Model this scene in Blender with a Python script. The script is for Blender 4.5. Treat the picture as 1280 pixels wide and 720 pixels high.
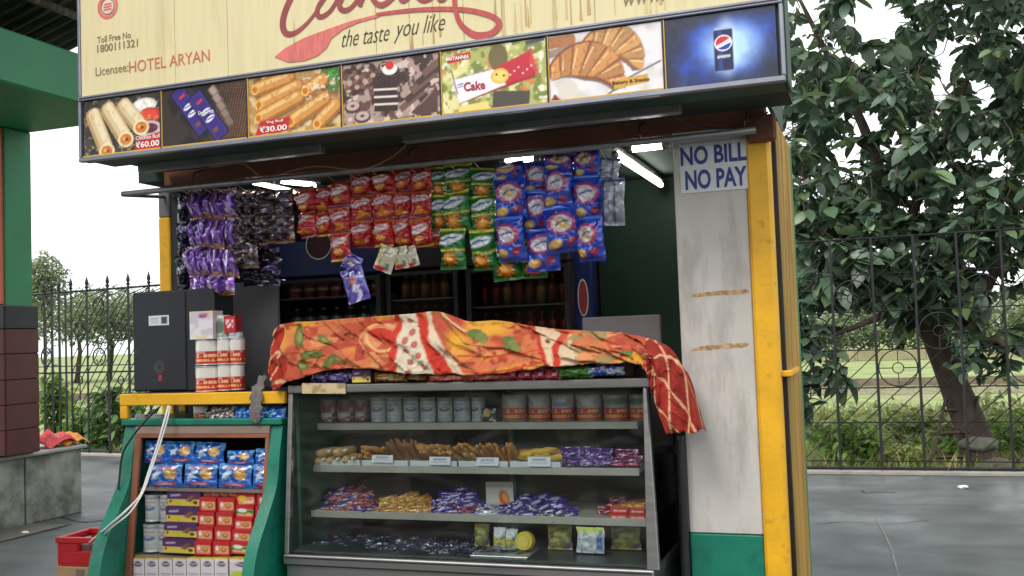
import bpy, bmesh, math, random
import numpy as np
from mathutils import Vector, Matrix

# ------------------------------------------------------------------ camera, sky, sun, exposure
SC = bpy.context.scene
for _o in list(bpy.data.objects):
    bpy.data.objects.remove(_o)
COL = SC.collection
YAW, PITCH, ROLL, FPX = 0.340933, 0.0489097, -0.0361552, 1250.0
EYE = np.array([0.0, -4.2, 1.55])
def _axes():
    f = np.array([-math.sin(YAW)*math.cos(PITCH), math.cos(YAW)*math.cos(PITCH), math.sin(PITCH)])
    r = np.array([math.cos(YAW), math.sin(YAW), 0.0]); u = np.cross(r, f)
    return (math.cos(ROLL)*r + math.sin(ROLL)*u, -math.sin(ROLL)*r + math.cos(ROLL)*u, f)
AR, AU, AF = _axes()
cam = bpy.data.cameras.new('camera'); cam_o = bpy.data.objects.new('camera', cam); COL.objects.link(cam_o)
cam.sensor_width = 36.0; cam.lens = FPX/1280*36.0; cam.clip_start = 0.05; cam.clip_end = 2000
cam_o.matrix_world = Matrix(((AR[0], AU[0], -AF[0], EYE[0]), (AR[1], AU[1], -AF[1], EYE[1]), (AR[2], AU[2], -AF[2], EYE[2]), (0, 0, 0, 1)))
SC.camera = cam_o
SUN_EL, SUN_AZ = math.radians(52), math.radians(205)     # azimuth clockwise from +Y
world = bpy.data.worlds.new('World'); SC.world = world; world.use_nodes = True
wn = world.node_tree.nodes; wl = world.node_tree.links; wn.clear()
wsky = wn.new('ShaderNodeTexSky'); wsky.sky_type = 'NISHITA'; wsky.sun_disc = False
wsky.sun_elevation = SUN_EL; wsky.sun_rotation = SUN_AZ; wsky.dust_density = 6.0; wsky.air_density = 1.0
wmix = wn.new('ShaderNodeMix'); wmix.data_type = 'RGBA'; wmix.inputs[0].default_value = 0.86
wl.new(wsky.outputs[0], wmix.inputs[6]); wmix.inputs[7].default_value = (8.3, 8.5, 8.7, 1)   # thick pale cloud
wbg = wn.new('ShaderNodeBackground'); wbg.inputs[1].default_value = 0.12
wout = wn.new('ShaderNodeOutputWorld')
wl.new(wmix.outputs[2], wbg.inputs[0]); wl.new(wbg.outputs[0], wout.inputs[0])
sun = bpy.data.lights.new('sun', 'SUN'); sun.energy = 1.2; sun.angle = math.radians(25); sun.color = (1.0, 0.97, 0.92)
sun_o = bpy.data.objects.new('sun', sun); COL.objects.link(sun_o)
sd = Vector((math.sin(SUN_AZ)*math.cos(SUN_EL), math.cos(SUN_AZ)*math.cos(SUN_EL), math.sin(SUN_EL)))
sun_o.rotation_euler = sd.to_track_quat('Z', 'Y').to_euler()
SC.view_settings.view_transform = 'Standard'; SC.view_settings.look = 'None'
SC.view_settings.exposure = 0.85; SC.view_settings.gamma = 1.0; SC.view_settings.use_curve_mapping = False
SC.cycles.use_denoising = True; SC.cycles.max_bounces = 8; SC.cycles.transparent_max_bounces = 12
SC.cycles.sample_clamp_indirect = 6.0

# ------------------------------------------------------------------ helpers
rnd = random.Random(11)
def ray(px, py): return (px-640)/FPX*AR + (360-py)/FPX*AU + AF
def P(px, py, Y):          # point of the vertical plane y = Y seen at a photo position
    d = ray(px, py); return Vector(EYE + d*((Y-EYE[1])/d[1]))
def PZ(px, py, Z):
    d = ray(px, py); return Vector(EYE + d*((Z-EYE[2])/d[2]))
def PX(px, py, X):
    d = ray(px, py); return Vector(EYE + d*((X-EYE[0])/d[0]))
def L(r, g, b):
    return tuple(((c/255)/12.92 if c <= 10.3 else ((c/255+0.055)/1.055)**2.4) for c in (r, g, b))
WPOS = {}
def tag(o, label=None, cat=None, group=None, kind=None):
    if label: o['label'] = label
    if cat: o['category'] = cat
    if group: o['group'] = group
    if kind: o['kind'] = kind
    return o
def put(o, parent, pos=(0, 0, 0)):
    COL.objects.link(o); pos = Vector(pos)
    WPOS[o.name] = pos
    if parent is not None:
        o.parent = parent; o.location = pos - WPOS[parent.name]
    else:
        o.location = pos
    return o
def thing(name, label, cat, loc=(0, 0, 0), group=None):
    o = bpy.data.objects.new(name, None); o.empty_display_size = .05
    put(o, None, loc); return tag(o, label, cat, group)
def mk(name, verts, faces, mat, parent=None, smooth=False, cols=None, pos=(0, 0, 0)):
    me = bpy.data.meshes.new(name); me.from_pydata([tuple(v) for v in verts], [], faces)
    if mat: me.materials.append(mat)
    if smooth: me.polygons.foreach_set('use_smooth', [True]*len(me.polygons))
    if cols is not None: setcol(me, cols)
    me.update()
    o = bpy.data.objects.new(name, me); return put(o, parent, pos)
def setcol(me, cols):
    a = me.color_attributes.new('Col', 'FLOAT_COLOR', 'POINT')
    c = np.ones((len(me.vertices), 4), np.float32); c[:, :3] = np.asarray(cols, np.float32).reshape(-1, 3)
    a.data.foreach_set('color', c.ravel())
def box_me(x0, x1, y0, y1, z0, z1, bev=0.0, seg=1):
    bm = bmesh.new(); bmesh.ops.create_cube(bm, size=1.0)
    for v in bm.verts:
        v.co = ((x0+x1)/2+v.co.x*(x1-x0), (y0+y1)/2+v.co.y*(y1-y0), (z0+z1)/2+v.co.z*(z1-z0))
    if bev > 0:
        bmesh.ops.bevel(bm, geom=bm.edges[:], offset=min(bev, .4*min(abs(x1-x0), abs(y1-y0), abs(z1-z0))), segments=seg, affect='EDGES', profile=.5)
    return bm
def fin(bm, name, mat, parent=None, smooth=False, pos=(0, 0, 0)):
    bmesh.ops.recalc_face_normals(bm, faces=bm.faces[:])
    me = bpy.data.meshes.new(name); bm.to_mesh(me); bm.free()
    if mat: me.materials.append(mat)
    if smooth: me.polygons.foreach_set('use_smooth', [True]*len(me.polygons))
    return put(bpy.data.objects.new(name, me), parent, pos)
def box(name, x0, x1, y0, y1, z0, z1, mat, parent=None, bev=.004):
    return fin(box_me(min(x0, x1), max(x0, x1), min(y0, y1), max(y0, y1), min(z0, z1), max(z0, z1), bev), name, mat, parent)
def hexa(name, pts8, mat, parent=None, bev=.003):     # pts: bottom 4 ccw, top 4 ccw
    bm = bmesh.new(); v = [bm.verts.new(p) for p in pts8]
    for f in ((3, 2, 1, 0), (4, 5, 6, 7), (0, 1, 5, 4), (1, 2, 6, 5), (2, 3, 7, 6), (3, 0, 4, 7)): bm.faces.new([v[i] for i in f])
    if bev: bmesh.ops.bevel(bm, geom=bm.edges[:], offset=bev, segments=1, affect='EDGES')
    return fin(bm, name, mat, parent)
def prism(name, poly, axis, a0, a1, mat, parent=None, bev=0):   # poly 2D extruded along an axis
    n = len(poly); V = []
    for a in (a0, a1):
        for p, q in poly: V.append({'x': (a, p, q), 'y': (p, a, q), 'z': (p, q, a)}[axis])
    bm = bmesh.new(); v = [bm.verts.new(p) for p in V]
    bm.faces.new(v[:n]); bm.faces.new(v[n:])
    for i in range(n): bm.faces.new((v[i], v[(i+1) % n], v[n+(i+1) % n], v[n+i]))
    if bev: bmesh.ops.bevel(bm, geom=bm.edges[:], offset=bev, segments=1, affect='EDGES')
    return fin(bm, name, mat, parent)
def tube_geo(pts, r, n=8, caps=True, radii=None):
    pts = [Vector(p) for p in pts]; V = []; F = []; up = Vector((0.13, 0.21, 1)).normalized(); a = None
    for i, p in enumerate(pts):
        t = (pts[min(i+1, len(pts)-1)]-pts[max(i-1, 0)]).normalized()
        if a is None: a = t.cross(up); a = t.cross(Vector((1, 0, 0))) if a.length < 1e-3 else a
        a = (a - t*a.dot(t)).normalized(); b = t.cross(a); rr = radii[i] if radii else r
        for k in range(n):
            q = 2*math.pi*k/n; V.append(p + a*math.cos(q)*rr + b*math.sin(q)*rr)
    for i in range(len(pts)-1):
        for k in range(n): F.append((i*n+k, i*n+(k+1) % n, (i+1)*n+(k+1) % n, (i+1)*n+k))
    if caps: F.append(tuple(range(n-1, -1, -1))); F.append(tuple((len(pts)-1)*n+k for k in range(n)))
    return V, F
def tube(name, pts, r, mat, parent=None, n=8, radii=None):
    V, F = tube_geo(pts, r, n, True, radii); return mk(name, V, F, mat, parent, n > 4)
def join(geos):
    V, F = [], []
    for v, f in geos:
        k = len(V); V += list(v); F += [tuple(i+k for i in q) for q in f]
    return V, F
def box_geo(x0, x1, y0, y1, z0, z1):
    V = [(x0, y0, z0), (x1, y0, z0), (x1, y1, z0), (x0, y1, z0), (x0, y0, z1), (x1, y0, z1), (x1, y1, z1), (x0, y1, z1)]
    return V, [(3, 2, 1, 0), (4, 5, 6, 7), (0, 1, 5, 4), (1, 2, 6, 5), (2, 3, 7, 6), (3, 0, 4, 7)]

# ---- materials
def mat(name, col, rough=.6, metal=0., var=.12, scale=6., stretch=(1, 1, 1), bump=.08, bscale=60., dirt=None, dscale=3., dth=.55, damt=.7, spec=.5, coat=0., dstretch=None):
    m = bpy.data.materials.new(name); m.use_nodes = True; nt = m.node_tree; N = nt.nodes; K = nt.links; b = N['Principled BSDF']
    b.inputs['Roughness'].default_value = rough; b.inputs['Metallic'].default_value = metal
    b.inputs['Specular IOR Level'].default_value = spec; b.inputs['Coat Weight'].default_value = coat
    tc = N.new('ShaderNodeTexCoord'); mp = N.new('ShaderNodeMapping'); mp.inputs['Scale'].default_value = stretch
    K.new(tc.outputs['Object'], mp.inputs[0])
    n1 = N.new('ShaderNodeTexNoise'); n1.inputs['Scale'].default_value = scale; n1.inputs['Detail'].default_value = 5
    K.new(mp.outputs[0], n1.inputs['Vector'])
    r = N.new('ShaderNodeValToRGB'); K.new(n1.outputs[0], r.inputs[0])
    r.color_ramp.elements[0].position = .3; r.color_ramp.elements[1].position = .7
    r.color_ramp.elements[0].color = tuple(max(0, c*(1-var)) for c in col)+(1,)
    r.color_ramp.elements[1].color = tuple(min(1, c*(1+var)) for c in col)+(1,)
    out = r.outputs[0]
    if dirt:
        mp2 = N.new('ShaderNodeMapping'); mp2.inputs['Scale'].default_value = dstretch or stretch; mp2.inputs['Location'].default_value = (3.1, 7.7, 1.3)
        K.new(tc.outputs['Object'], mp2.inputs[0])
        n2 = N.new('ShaderNodeTexNoise'); n2.inputs['Scale'].default_value = dscale; n2.inputs['Detail'].default_value = 8; n2.inputs['Roughness'].default_value = .65
        K.new(mp2.outputs[0], n2.inputs['Vector'])
        r2 = N.new('ShaderNodeValToRGB'); r2.color_ramp.elements[0].position = dth; r2.color_ramp.elements[1].position = min(1, dth+.18)
        r2.color_ramp.elements[0].color = (0, 0, 0, 1); r2.color_ramp.elements[1].color = (damt,)*3+(1,)
        K.new(n2.outputs[0], r2.inputs[0])
        mx = N.new('ShaderNodeMix'); mx.data_type = 'RGBA'; K.new(r2.outputs[0], mx.inputs[0]); K.new(out, mx.inputs[6]); mx.inputs[7].default_value = tuple(dirt)+(1,)
        out = mx.outputs[2]
    K.new(out, b.inputs['Base Color'])
    if bump > 0:
        n3 = N.new('ShaderNodeTexNoise'); n3.inputs['Scale'].default_value = bscale; n3.inputs['Detail'].default_value = 4; K.new(mp.outputs[0], n3.inputs['Vector'])
        bp = N.new('ShaderNodeBump'); bp.inputs['Strength'].default_value = bump; bp.inputs['Distance'].default_value = .01
        K.new(n3.outputs[0], bp.inputs['Height']); K.new(bp.outputs[0], b.inputs['Normal'])
    return m
def vcmat(name, rough=.4, metal=0., coat=0., bump=.0, var=.1, bscale=40., transl=0.):
    m = bpy.data.materials.new(name); m.use_nodes = True; nt = m.node_tree; N = nt.nodes; K = nt.links; b = N['Principled BSDF']
    a = N.new('ShaderNodeVertexColor'); a.layer_name = 'Col'
    tc = N.new('ShaderNodeTexCoord'); n = N.new('ShaderNodeTexNoise'); n.inputs['Scale'].default_value = 9; n.inputs['Detail'].default_value = 4
    K.new(tc.outputs['Object'], n.inputs['Vector'])
    mr = N.new('ShaderNodeMapRange'); mr.inputs[3].default_value = 1-var; mr.inputs[4].default_value = 1+var; K.new(n.outputs[0], mr.inputs[0])
    hs = N.new('ShaderNodeHueSaturation'); K.new(a.outputs[0], hs.inputs['Color']); K.new(mr.outputs[0], hs.inputs['Value'])
    K.new(hs.outputs[0], b.inputs['Base Color'])
    b.inputs['Roughness'].default_value = rough; b.inputs['Metallic'].default_value = metal; b.inputs['Coat Weight'].default_value = coat
    if bump:
        n3 = N.new('ShaderNodeTexNoise'); n3.inputs['Scale'].default_value = bscale; n3.inputs['Detail'].default_value = 5; K.new(tc.outputs['Object'], n3.inputs['Vector'])
        bp = N.new('ShaderNodeBump'); bp.inputs['Strength'].default_value = bump; bp.inputs['Distance'].default_value = .02
        K.new(n3.outputs[0], bp.inputs['Height']); K.new(bp.outputs[0], b.inputs['Normal'])
    if transl:
        t = N.new('ShaderNodeBsdfTranslucent'); mx = N.new('ShaderNodeMixShader'); mx.inputs[0].default_value = transl; o = N['Material Output']
        g = N.new('ShaderNodeHueSaturation'); g.inputs['Value'].default_value = 1.5; g.inputs['Hue'].default_value = .485; K.new(hs.outputs[0], g.inputs['Color']); K.new(g.outputs[0], t.inputs[0])
        K.new(b.outputs[0], mx.inputs[1]); K.new(t.outputs[0], mx.inputs[2]); K.new(mx.outputs[0], o.inputs[0])
    return m
def glass(name, tint=(.95, .98, .96), gl=.08, ior=1.45, rough=.02, smudge=0.):
    m = bpy.data.materials.new(name); m.use_nodes = True; N = m.node_tree.nodes; K = m.node_tree.links; N.clear()
    o = N.new('ShaderNodeOutputMaterial'); t = N.new('ShaderNodeBsdfTransparent'); g = N.new('ShaderNodeBsdfGlossy'); fr = N.new('ShaderNodeFresnel'); mx = N.new('ShaderNodeMixShader')
    t.inputs[0].default_value = tint+(1,); g.inputs['Roughness'].default_value = rough; fr.inputs[0].default_value = ior
    K.new(fr.outputs[0], mx.inputs[0]); K.new(t.outputs[0], mx.inputs[1]); K.new(g.outputs[0], mx.inputs[2]); K.new(mx.outputs[0], o.inputs[0])
    if smudge:      # pale smears paint smudgy reflections onto the pane
        tc = N.new('ShaderNodeTexCoord'); mp = N.new('ShaderNodeMapping'); mp.inputs['Scale'].default_value = (1.2, 1, 3.5); mp.inputs['Rotation'].default_value = (0, .6, 0); K.new(tc.outputs['Object'], mp.inputs[0])
        n = N.new('ShaderNodeTexNoise'); n.inputs['Scale'].default_value = 3.5; n.inputs['Detail'].default_value = 9; n.inputs['Distortion'].default_value = 1.2; K.new(mp.outputs[0], n.inputs['Vector'])
        mr = N.new('ShaderNodeMapRange'); mr.inputs[1].default_value = .42; mr.inputs[2].default_value = .78; mr.inputs[3].default_value = smudge*.15; mr.inputs[4].default_value = smudge; K.new(n.outputs[0], mr.inputs[0])
        d = N.new('ShaderNodeBsdfDiffuse'); d.inputs[0].default_value = (.55, .55, .53, 1); m2 = N.new('ShaderNodeMixShader'); K.new(mr.outputs[0], m2.inputs[0]); K.new(mx.outputs[0], m2.inputs[1]); K.new(d.outputs[0], m2.inputs[2]); K.new(m2.outputs[0], o.inputs[0])
    return m
def emit(name, col, s):
    m = bpy.data.materials.new(name); m.use_nodes = True; b = m.node_tree.nodes['Principled BSDF']
    b.inputs['Emission Color'].default_value = col+(1,); b.inputs['Emission Strength'].default_value = s; b.inputs['Base Color'].default_value = (.8, .8, .8, 1)
    return m

# ---- painted print: a small numpy canvas whose colours become a mesh's colour attribute
NG = {}
def vnoise(x, y, sc, seed):
    g = NG.get(seed)
    if g is None: g = NG[seed] = np.random.RandomState(seed).rand(64, 64)
    xs, ys = np.asarray(x)*sc, np.asarray(y)*sc; i, j = np.floor(xs).astype(int), np.floor(ys).astype(int); fx, fy = xs-i, ys-j
    fx, fy = fx*fx*(3-2*fx), fy*fy*(3-2*fy)
    a = g[j % 64, i % 64]; b = g[j % 64, (i+1) % 64]; c = g[(j+1) % 64, i % 64]; d = g[(j+1) % 64, (i+1) % 64]
    return (a*(1-fx)+b*fx)*(1-fy)+(c*(1-fx)+d*fx)*fy
GLY = {'K': '55655', 'C': '74447', 'D': '65556', 'A': '75755', 'S': '74717', 'R': '75655', 'O': '75557', 'G': '74557', 'L': '44447', '.': '00002'}
class Cv:
    def __init__(s, nx, ny, asp, bg):
        s.nx, s.ny, s.asp = nx, ny, asp
        s.x, s.y = np.meshgrid(np.linspace(0, asp, nx), np.linspace(0, 1, ny)); s.c = np.zeros((ny, nx, 3)); s.c[:] = L(*bg); s.px = 1.0/ny
    def on(s, m, col, a=1.0):
        m = np.clip(m, 0, 1)[..., None]*a; s.c = s.c*(1-m)+np.array(L(*col))*m; return s
    def _rot(s, cx, cy, rot):
        r = math.radians(rot); dx, dy = s.x-cx, s.y-cy
        return dx*math.cos(r)+dy*math.sin(r), -dx*math.sin(r)+dy*math.cos(r)
    def ell(s, cx, cy, rx, ry, col, rot=0, soft=None, a=1.0):
        u, v = s._rot(cx, cy, rot); d = 1-np.sqrt((u/rx)**2+(v/ry)**2); k = soft if soft else s.px/min(rx, ry)
        return s.on(d/k+.5 if not soft else d/k, col, a)
    def ring(s, cx, cy, rx, ry, w, col, rot=0, a=1.0):
        u, v = s._rot(cx, cy, rot); d = np.abs(1-np.sqrt((u/rx)**2+(v/ry)**2))*min(rx, ry); return s.on((w/2-d)/s.px+.5, col, a)
    def rect(s, cx, cy, w, h, col, rot=0, r=0.0, a=1.0):
        u, v = s._rot(cx, cy, rot); qx, qy = np.abs(u)-w/2+r, np.abs(v)-h/2+r
        d = np.hypot(np.maximum(qx, 0), np.maximum(qy, 0))+np.minimum(np.maximum(qx, qy), 0)-r
        return s.on(-d/s.px+.5, col, a)
    def line(s, pts, w, col, a=1.0):
        best = np.full(s.x.shape, 9.)
        for (x0, y0), (x1, y1) in zip(pts[:-1], pts[1:]):
            dx, dy = x1-x0, y1-y0; t = np.clip(((s.x-x0)*dx+(s.y-y0)*dy)/(dx*dx+dy*dy+1e-9), 0, 1)
            best = np.minimum(best, np.hypot(s.x-x0-t*dx, s.y-y0-t*dy))
        return s.on((w/2-best)/s.px+.5, col, a)
    def poly(s, pts, col, a=1.0):
        ins = np.zeros(s.x.shape, bool); n = len(pts)
        for i in range(n):
            (x0, y0), (x1, y1) = pts[i], pts[(i+1) % n]
            if y0 != y1: ins ^= ((y0 > s.y) != (y1 > s.y)) & (s.x < (x1-x0)*(s.y-y0)/(y1-y0)+x0)
        m = ins.astype(float); q = np.pad(m, 1, 'edge'); m = (q[:-2, 1:-1]+q[2:, 1:-1]+q[1:-1, :-2]+q[1:-1, 2:]+2*m)/6
        return s.on(m, col, a)
    def noise(s, col, sc, seed, th=.5, k=.15, a=1.0, sx=1., sy=1., within=None):
        m = (vnoise(s.x*sx+5, s.y*sy+5, sc, seed)*.65+vnoise(s.x*sx+9, s.y*sy+3, sc*2.3, seed+1)*.35-th)/k
        if within is not None: m = np.clip(m, 0, 1)*within
        return s.on(m, col, a)
    def grain(s, amt, seed):
        s.c = s.c*(1+amt*(np.random.RandomState(seed).rand(s.ny, s.nx, 1)-.5)*2); return s
    def star(s, cx, cy, r, col, n=11, inn=.5, rot=0):
        u, v = s.x-cx, s.y-cy; th = np.arctan2(v, u)+rot; rr = np.hypot(u, v); k = np.abs(((th*n/(2*math.pi)) % 1)-.5)*2
        return s.on((r*(inn+(1-inn)*k)-rr)/s.px+.5, col)
    def txt(s, t, cx, cy, w, h, col):
        n = len(t); cw = w/(n*4-1)
        for k, ch in enumerate(t):
            g = GLY.get(ch, '00000')
            for r_ in range(5):
                row = int(g[r_]); 
                for q_ in range(3):
                    if row & (4 >> q_): s.rect(cx-w/2+(k*4+q_+.5)*cw, cy+h/2-(r_+.5)*h/5, cw*1.1, h/5*1.1, col)
        return s
    def flat(s): return np.clip(s.c, 0, .95).reshape(-1, 3)
def grid_faces(nx, ny, off=0, flip=False):
    i = np.arange(nx-1)[None, :]+np.arange(ny-1)[:, None]*nx+off; i = i.ravel()
    q = np.stack([i, i+1, i+1+nx, i+nx], 1)
    if flip: q = q[:, ::-1]
    return [tuple(int(k) for k in r) for r in q]

def text_part(name, s, x0, x1, z0, z1, Y, m, parent, shear=0., keep=False, weight=0., back=.003):
    cu = bpy.data.curves.new('t', 'FONT'); cu.body = s; cu.size = 1; cu.shear = shear; cu.offset = weight; cu.extrude = .01; cu.resolution_u = 3
    ob = bpy.data.objects.new('t', cu); COL.objects.link(ob)
    dg = bpy.context.evaluated_depsgraph_get(); me = bpy.data.meshes.new_from_object(ob.evaluated_get(dg)); bpy.data.objects.remove(ob); bpy.data.curves.remove(cu)
    n = len(me.vertices); c = np.empty(n*3, np.float32); me.vertices.foreach_get('co', c); c = c.reshape(-1, 3)
    a, b = c.min(0), c.max(0); out = np.empty_like(c)
    out[:, 0] = x0+(c[:, 0]-a[0])/(b[0]-a[0])*(x1-x0); out[:, 2] = z0+(c[:, 1]-a[1])/(b[1]-a[1])*(z1-z0)
    out[:, 1] = Y+back*.5-(c[:, 2])/.01*back*.5
    me.vertices.foreach_set('co', out.ravel()); me.materials.clear(); me.materials.append(m); me.name = name; me.update()
    return put(bpy.data.objects.new(name, me), parent)
def ribbon(name, pts, w, Y, m, parent, thick=.003, ramp=0.):
    # a flat brush stroke on the plane y = Y; pts (x, z), w width or list
    P2 = [Vector((p[0], p[1])) for p in pts]; n = len(P2); V = []; F = []
    for i in range(n):
        t = (P2[min(i+1, n-1)]-P2[max(i-1, 0)]).normalized(); nn = Vector((-t.y, t.x)); ww = (w[i] if isinstance(w, (list, tuple)) else w)/2
        for q in (P2[i]+nn*ww, P2[i]-nn*ww):
            dy = ramp*i/(n-1); V.append((q.x, Y-thick-dy, q.y)); V.append((q.x, Y-dy, q.y))
    for i in range(n-1):
        a, b = i*4, i*4+4
        F += [(a, a+2, b+2, b), (a, b, b+1, a+1), (a+2, a+3, b+3, b+2)]
    return mk(name, V, F, m, parent)
def smooth_path(pts, k=6):
    out = []
    for i in range(len(pts)-1):
        p0, p1, p2, p3 = [np.array(pts[max(0, min(len(pts)-1, j))], float) for j in (i-1, i, i+1, i+2)]
        for q in range(k):
            t = q/k; out.append(.5*((2*p1)+(-p0+p2)*t+(2*p0-5*p1+4*p2-p3)*t*t+(-p0+3*p1-3*p2+p3)*t**3))
    out.append(np.array(pts[-1], float)); return [tuple(o) for o in out]

# ------------------------------------------------------------------ materials of the setting
m_floor = mat('wet_concrete_floor', L(84, 88, 87), .3, var=.26, scale=1.6, bump=.16, bscale=45, dirt=L(60, 63, 63), dscale=.9, dth=.5, damt=.75, stretch=(1, 1, 1), dstretch=(.5, 2.2, 1), spec=.32)
_b = m_floor.node_tree.nodes['Principled BSDF']
_n = m_floor.node_tree.nodes.new('ShaderNodeTexNoise'); _n.inputs['Scale'].default_value = 1.3; _n.inputs['Detail'].default_value = 6
_tc = m_floor.node_tree.nodes.new('ShaderNodeTexCoord'); m_floor.node_tree.links.new(_tc.outputs['Object'], _n.inputs['Vector'])
_mr = m_floor.node_tree.nodes.new('ShaderNodeMapRange'); _mr.inputs[1].default_value = .35; _mr.inputs[2].default_value = .65; _mr.inputs[3].default_value = .3; _mr.inputs[4].default_value = .65
m_floor.node_tree.links.new(_n.outputs[0], _mr.inputs[0]); m_floor.node_tree.links.new(_mr.outputs[0], _b.inputs['Roughness'])
m_kerb = mat('kerb_cement', L(150, 146, 138), .8, var=.2, scale=5, bump=.3, dirt=L(92, 88, 80), dscale=4)
m_field = mat('field_grass', L(124, 140, 80), .95, var=.4, scale=1.2, bump=.6, bscale=9, dirt=L(138, 130, 94), dscale=.5, dth=.47, damt=.85)
m_iron = mat('black_iron', L(36, 37, 36), .5, var=.3, scale=12, bump=.15, dirt=L(66, 44, 32), dscale=8, dth=.6, spec=.4)
m_cement = mat('old_cement', L(142, 142, 132), .88, var=.2, scale=3, bump=.35, bscale=35, dirt=L(78, 76, 64), dscale=2.6, dth=.42, damt=.9)
m_cement2 = mat('cement_patch', L(132, 134, 124), .88, var=.25, scale=4, bump=.4, bscale=35, dirt=L(74, 74, 64), dscale=3.2, dth=.44, damt=.85)
m_green = mat('green_paint', L(38, 118, 76), .5, var=.1, scale=2, bump=.06, dirt=L(30, 88, 60), dscale=2, dth=.55, damt=.6)
m_ledgetop = mat('ledge_slab_stone', L(140, 138, 130), .6, var=.2, scale=5, bump=.15)
m_orange = mat('orange_paint', L(176, 84, 48), .55, var=.12, scale=3, bump=.06)
m_maroon = mat('maroon_tile', L(76, 31, 31), .3, var=.22, scale=7, bump=.04, dirt=L(60, 28, 28), dscale=3)
m_blacktile = mat('black_tile', L(30, 30, 34), .3, var=.2, bump=.03)
m_grout = mat('grout', L(60, 50, 48), .9)
m_sheet = mat('weathered_roof_sheet', L(96, 88, 78), .75, metal=.2, var=.5, scale=3, stretch=(.3, 6, 1), bump=.2, dirt=L(46, 38, 32), dscale=4, dth=.45, damt=.9)
m_bark = mat('bark', L(74, 62, 52), .95, var=.35, scale=9, stretch=(1, 1, .35), bump=.9, bscale=22, dirt=L(50, 50, 40), dscale=5)
m_leaf = vcmat('tree_leaves', .36, var=.25, transl=.22)
m_weed = vcmat('weed_leaves', .55, var=.25, transl=.3)
m_far = vcmat('far_leaves', .7, var=.2, transl=.3)

# ------------------------------------------------------------------ ground and platform
def fence_y(x): return 6.93 if x > -3 else 6.93+(-3-x)*.13
g = mk('ground', [(-400, -300, -.22), (400, -300, -.22), (400, 600, -.22), (-400, 600, -.22)], [(0, 1, 2, 3)], m_field)
tag(g, 'grassy field beyond the iron fence', None, kind='structure')
plat = prism('platform', [(-40, -14), (30, -14), (30, 7.06), (-3, 7.06), (-40, fence_y(-40)+.13)], 'z', -.5, 0, m_floor)
tag(plat, 'wet grey concrete platform floor', None, kind='structure')
kerb = prism('kerb', [(30, 6.78), (30, 7.05), (-3, 7.05), (-22, fence_y(-22)+.12), (-22, fence_y(-22)-.15), (-3, 6.78)], 'z', .004, .03, m_kerb)
tag(kerb, 'low cement kerb along the fence foot', None, kind='structure')

# ------------------------------------------------------------------ leaves
def leaf_unit(fold=.18, bend=.25):
    # tip along +x, length 1
    xs = [0, .2, .5, .78, 1]; ws = [.02, .19, .27, .19, .0]; V = []; F = []
    for x, w in zip(xs, ws):
        zc = -bend*x*x
        V += [(x, -w, zc+fold*w), (x, 0, zc), (x, w, zc+fold*w)]
    for i in range(4):
        a = i*3; F += [(a, a+3, a+4, a+1), (a+1, a+4, a+5, a+2)]
    return np.array(V), F
LU, LF = leaf_unit()
LU2 = np.array([(0, 0, 0), (.45, -.26, .05), (1, 0, -.15), (.45, .26, .05)]); LF2 = [(0, 1, 2), (0, 2, 3)]
def rotm(yaw, pitch, roll):
    cy, sy, cp, sp, cr, sr = np.cos(yaw), np.sin(yaw), np.cos(pitch), np.sin(pitch), np.cos(roll), np.sin(roll)
    z = np.zeros_like(cy); o = np.ones_like(cy)
    A = np.stack([np.stack([cy, -sy, z], -1), np.stack([sy, cy, z], -1), np.stack([z, z, o], -1)], -2)
    B = np.stack([np.stack([cp, z, sp], -1), np.stack([z, o, z], -1), np.stack([-sp, z, cp], -1)], -2)
    C_ = np.stack([np.stack([o, z, z], -1), np.stack([z, cr, -sr], -1), np.stack([z, sr, cr], -1)], -2)
    return A @ B @ C_
def leaves_mesh(name, pos, R_, size, cols, mtl, unit=LU, uf=LF, parent=None, base=(0, 0, 0)):
    n = len(pos); k = len(unit)
    V = np.einsum('nij,kj->nki', R_, unit)*size[:, None, None]+pos[:, None, :]-np.array(base)
    V = V.reshape(-1, 3)
    me = bpy.data.meshes.new(name)
    fl = np.array([q for f in uf for q in f]); lens = np.array([len(f) for f in uf])
    loops = (fl[None, :]+np.arange(n)[:, None]*k).ravel()
    me.vertices.add(len(V)); me.vertices.foreach_set('co', V.astype(np.float32).ravel())
    me.loops.add(len(loops)); me.loops.foreach_set('vertex_index', loops.astype(np.int32))
    ll = np.tile(lens, n); me.polygons.add(len(ll)); st = np.concatenate([[0], np.cumsum(ll)[:-1]])
    me.polygons.foreach_set('loop_start', st.astype(np.int32)); me.polygons.foreach_set('loop_total', ll.astype(np.int32))
    me.update(calc_edges=True); me.validate(); me.polygons.foreach_set('use_smooth', [True]*len(me.polygons))
    setcol(me, np.repeat(cols, k, 0)); me.materials.append(mtl)
    return put(bpy.data.objects.new(name, me), parent, base)
GREENS = [L(72, 92, 72), L(84, 108, 82), L(58, 78, 60), L(104, 124, 104), L(78, 102, 82), L(106, 128, 88)]
def leaf_cols(rs, n, pal, jit=.25):
    c = np.array(pal)[rs.randint(0, len(pal), n)]; return c*(1+jit*(rs.rand(n, 1)*2-1))

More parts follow.
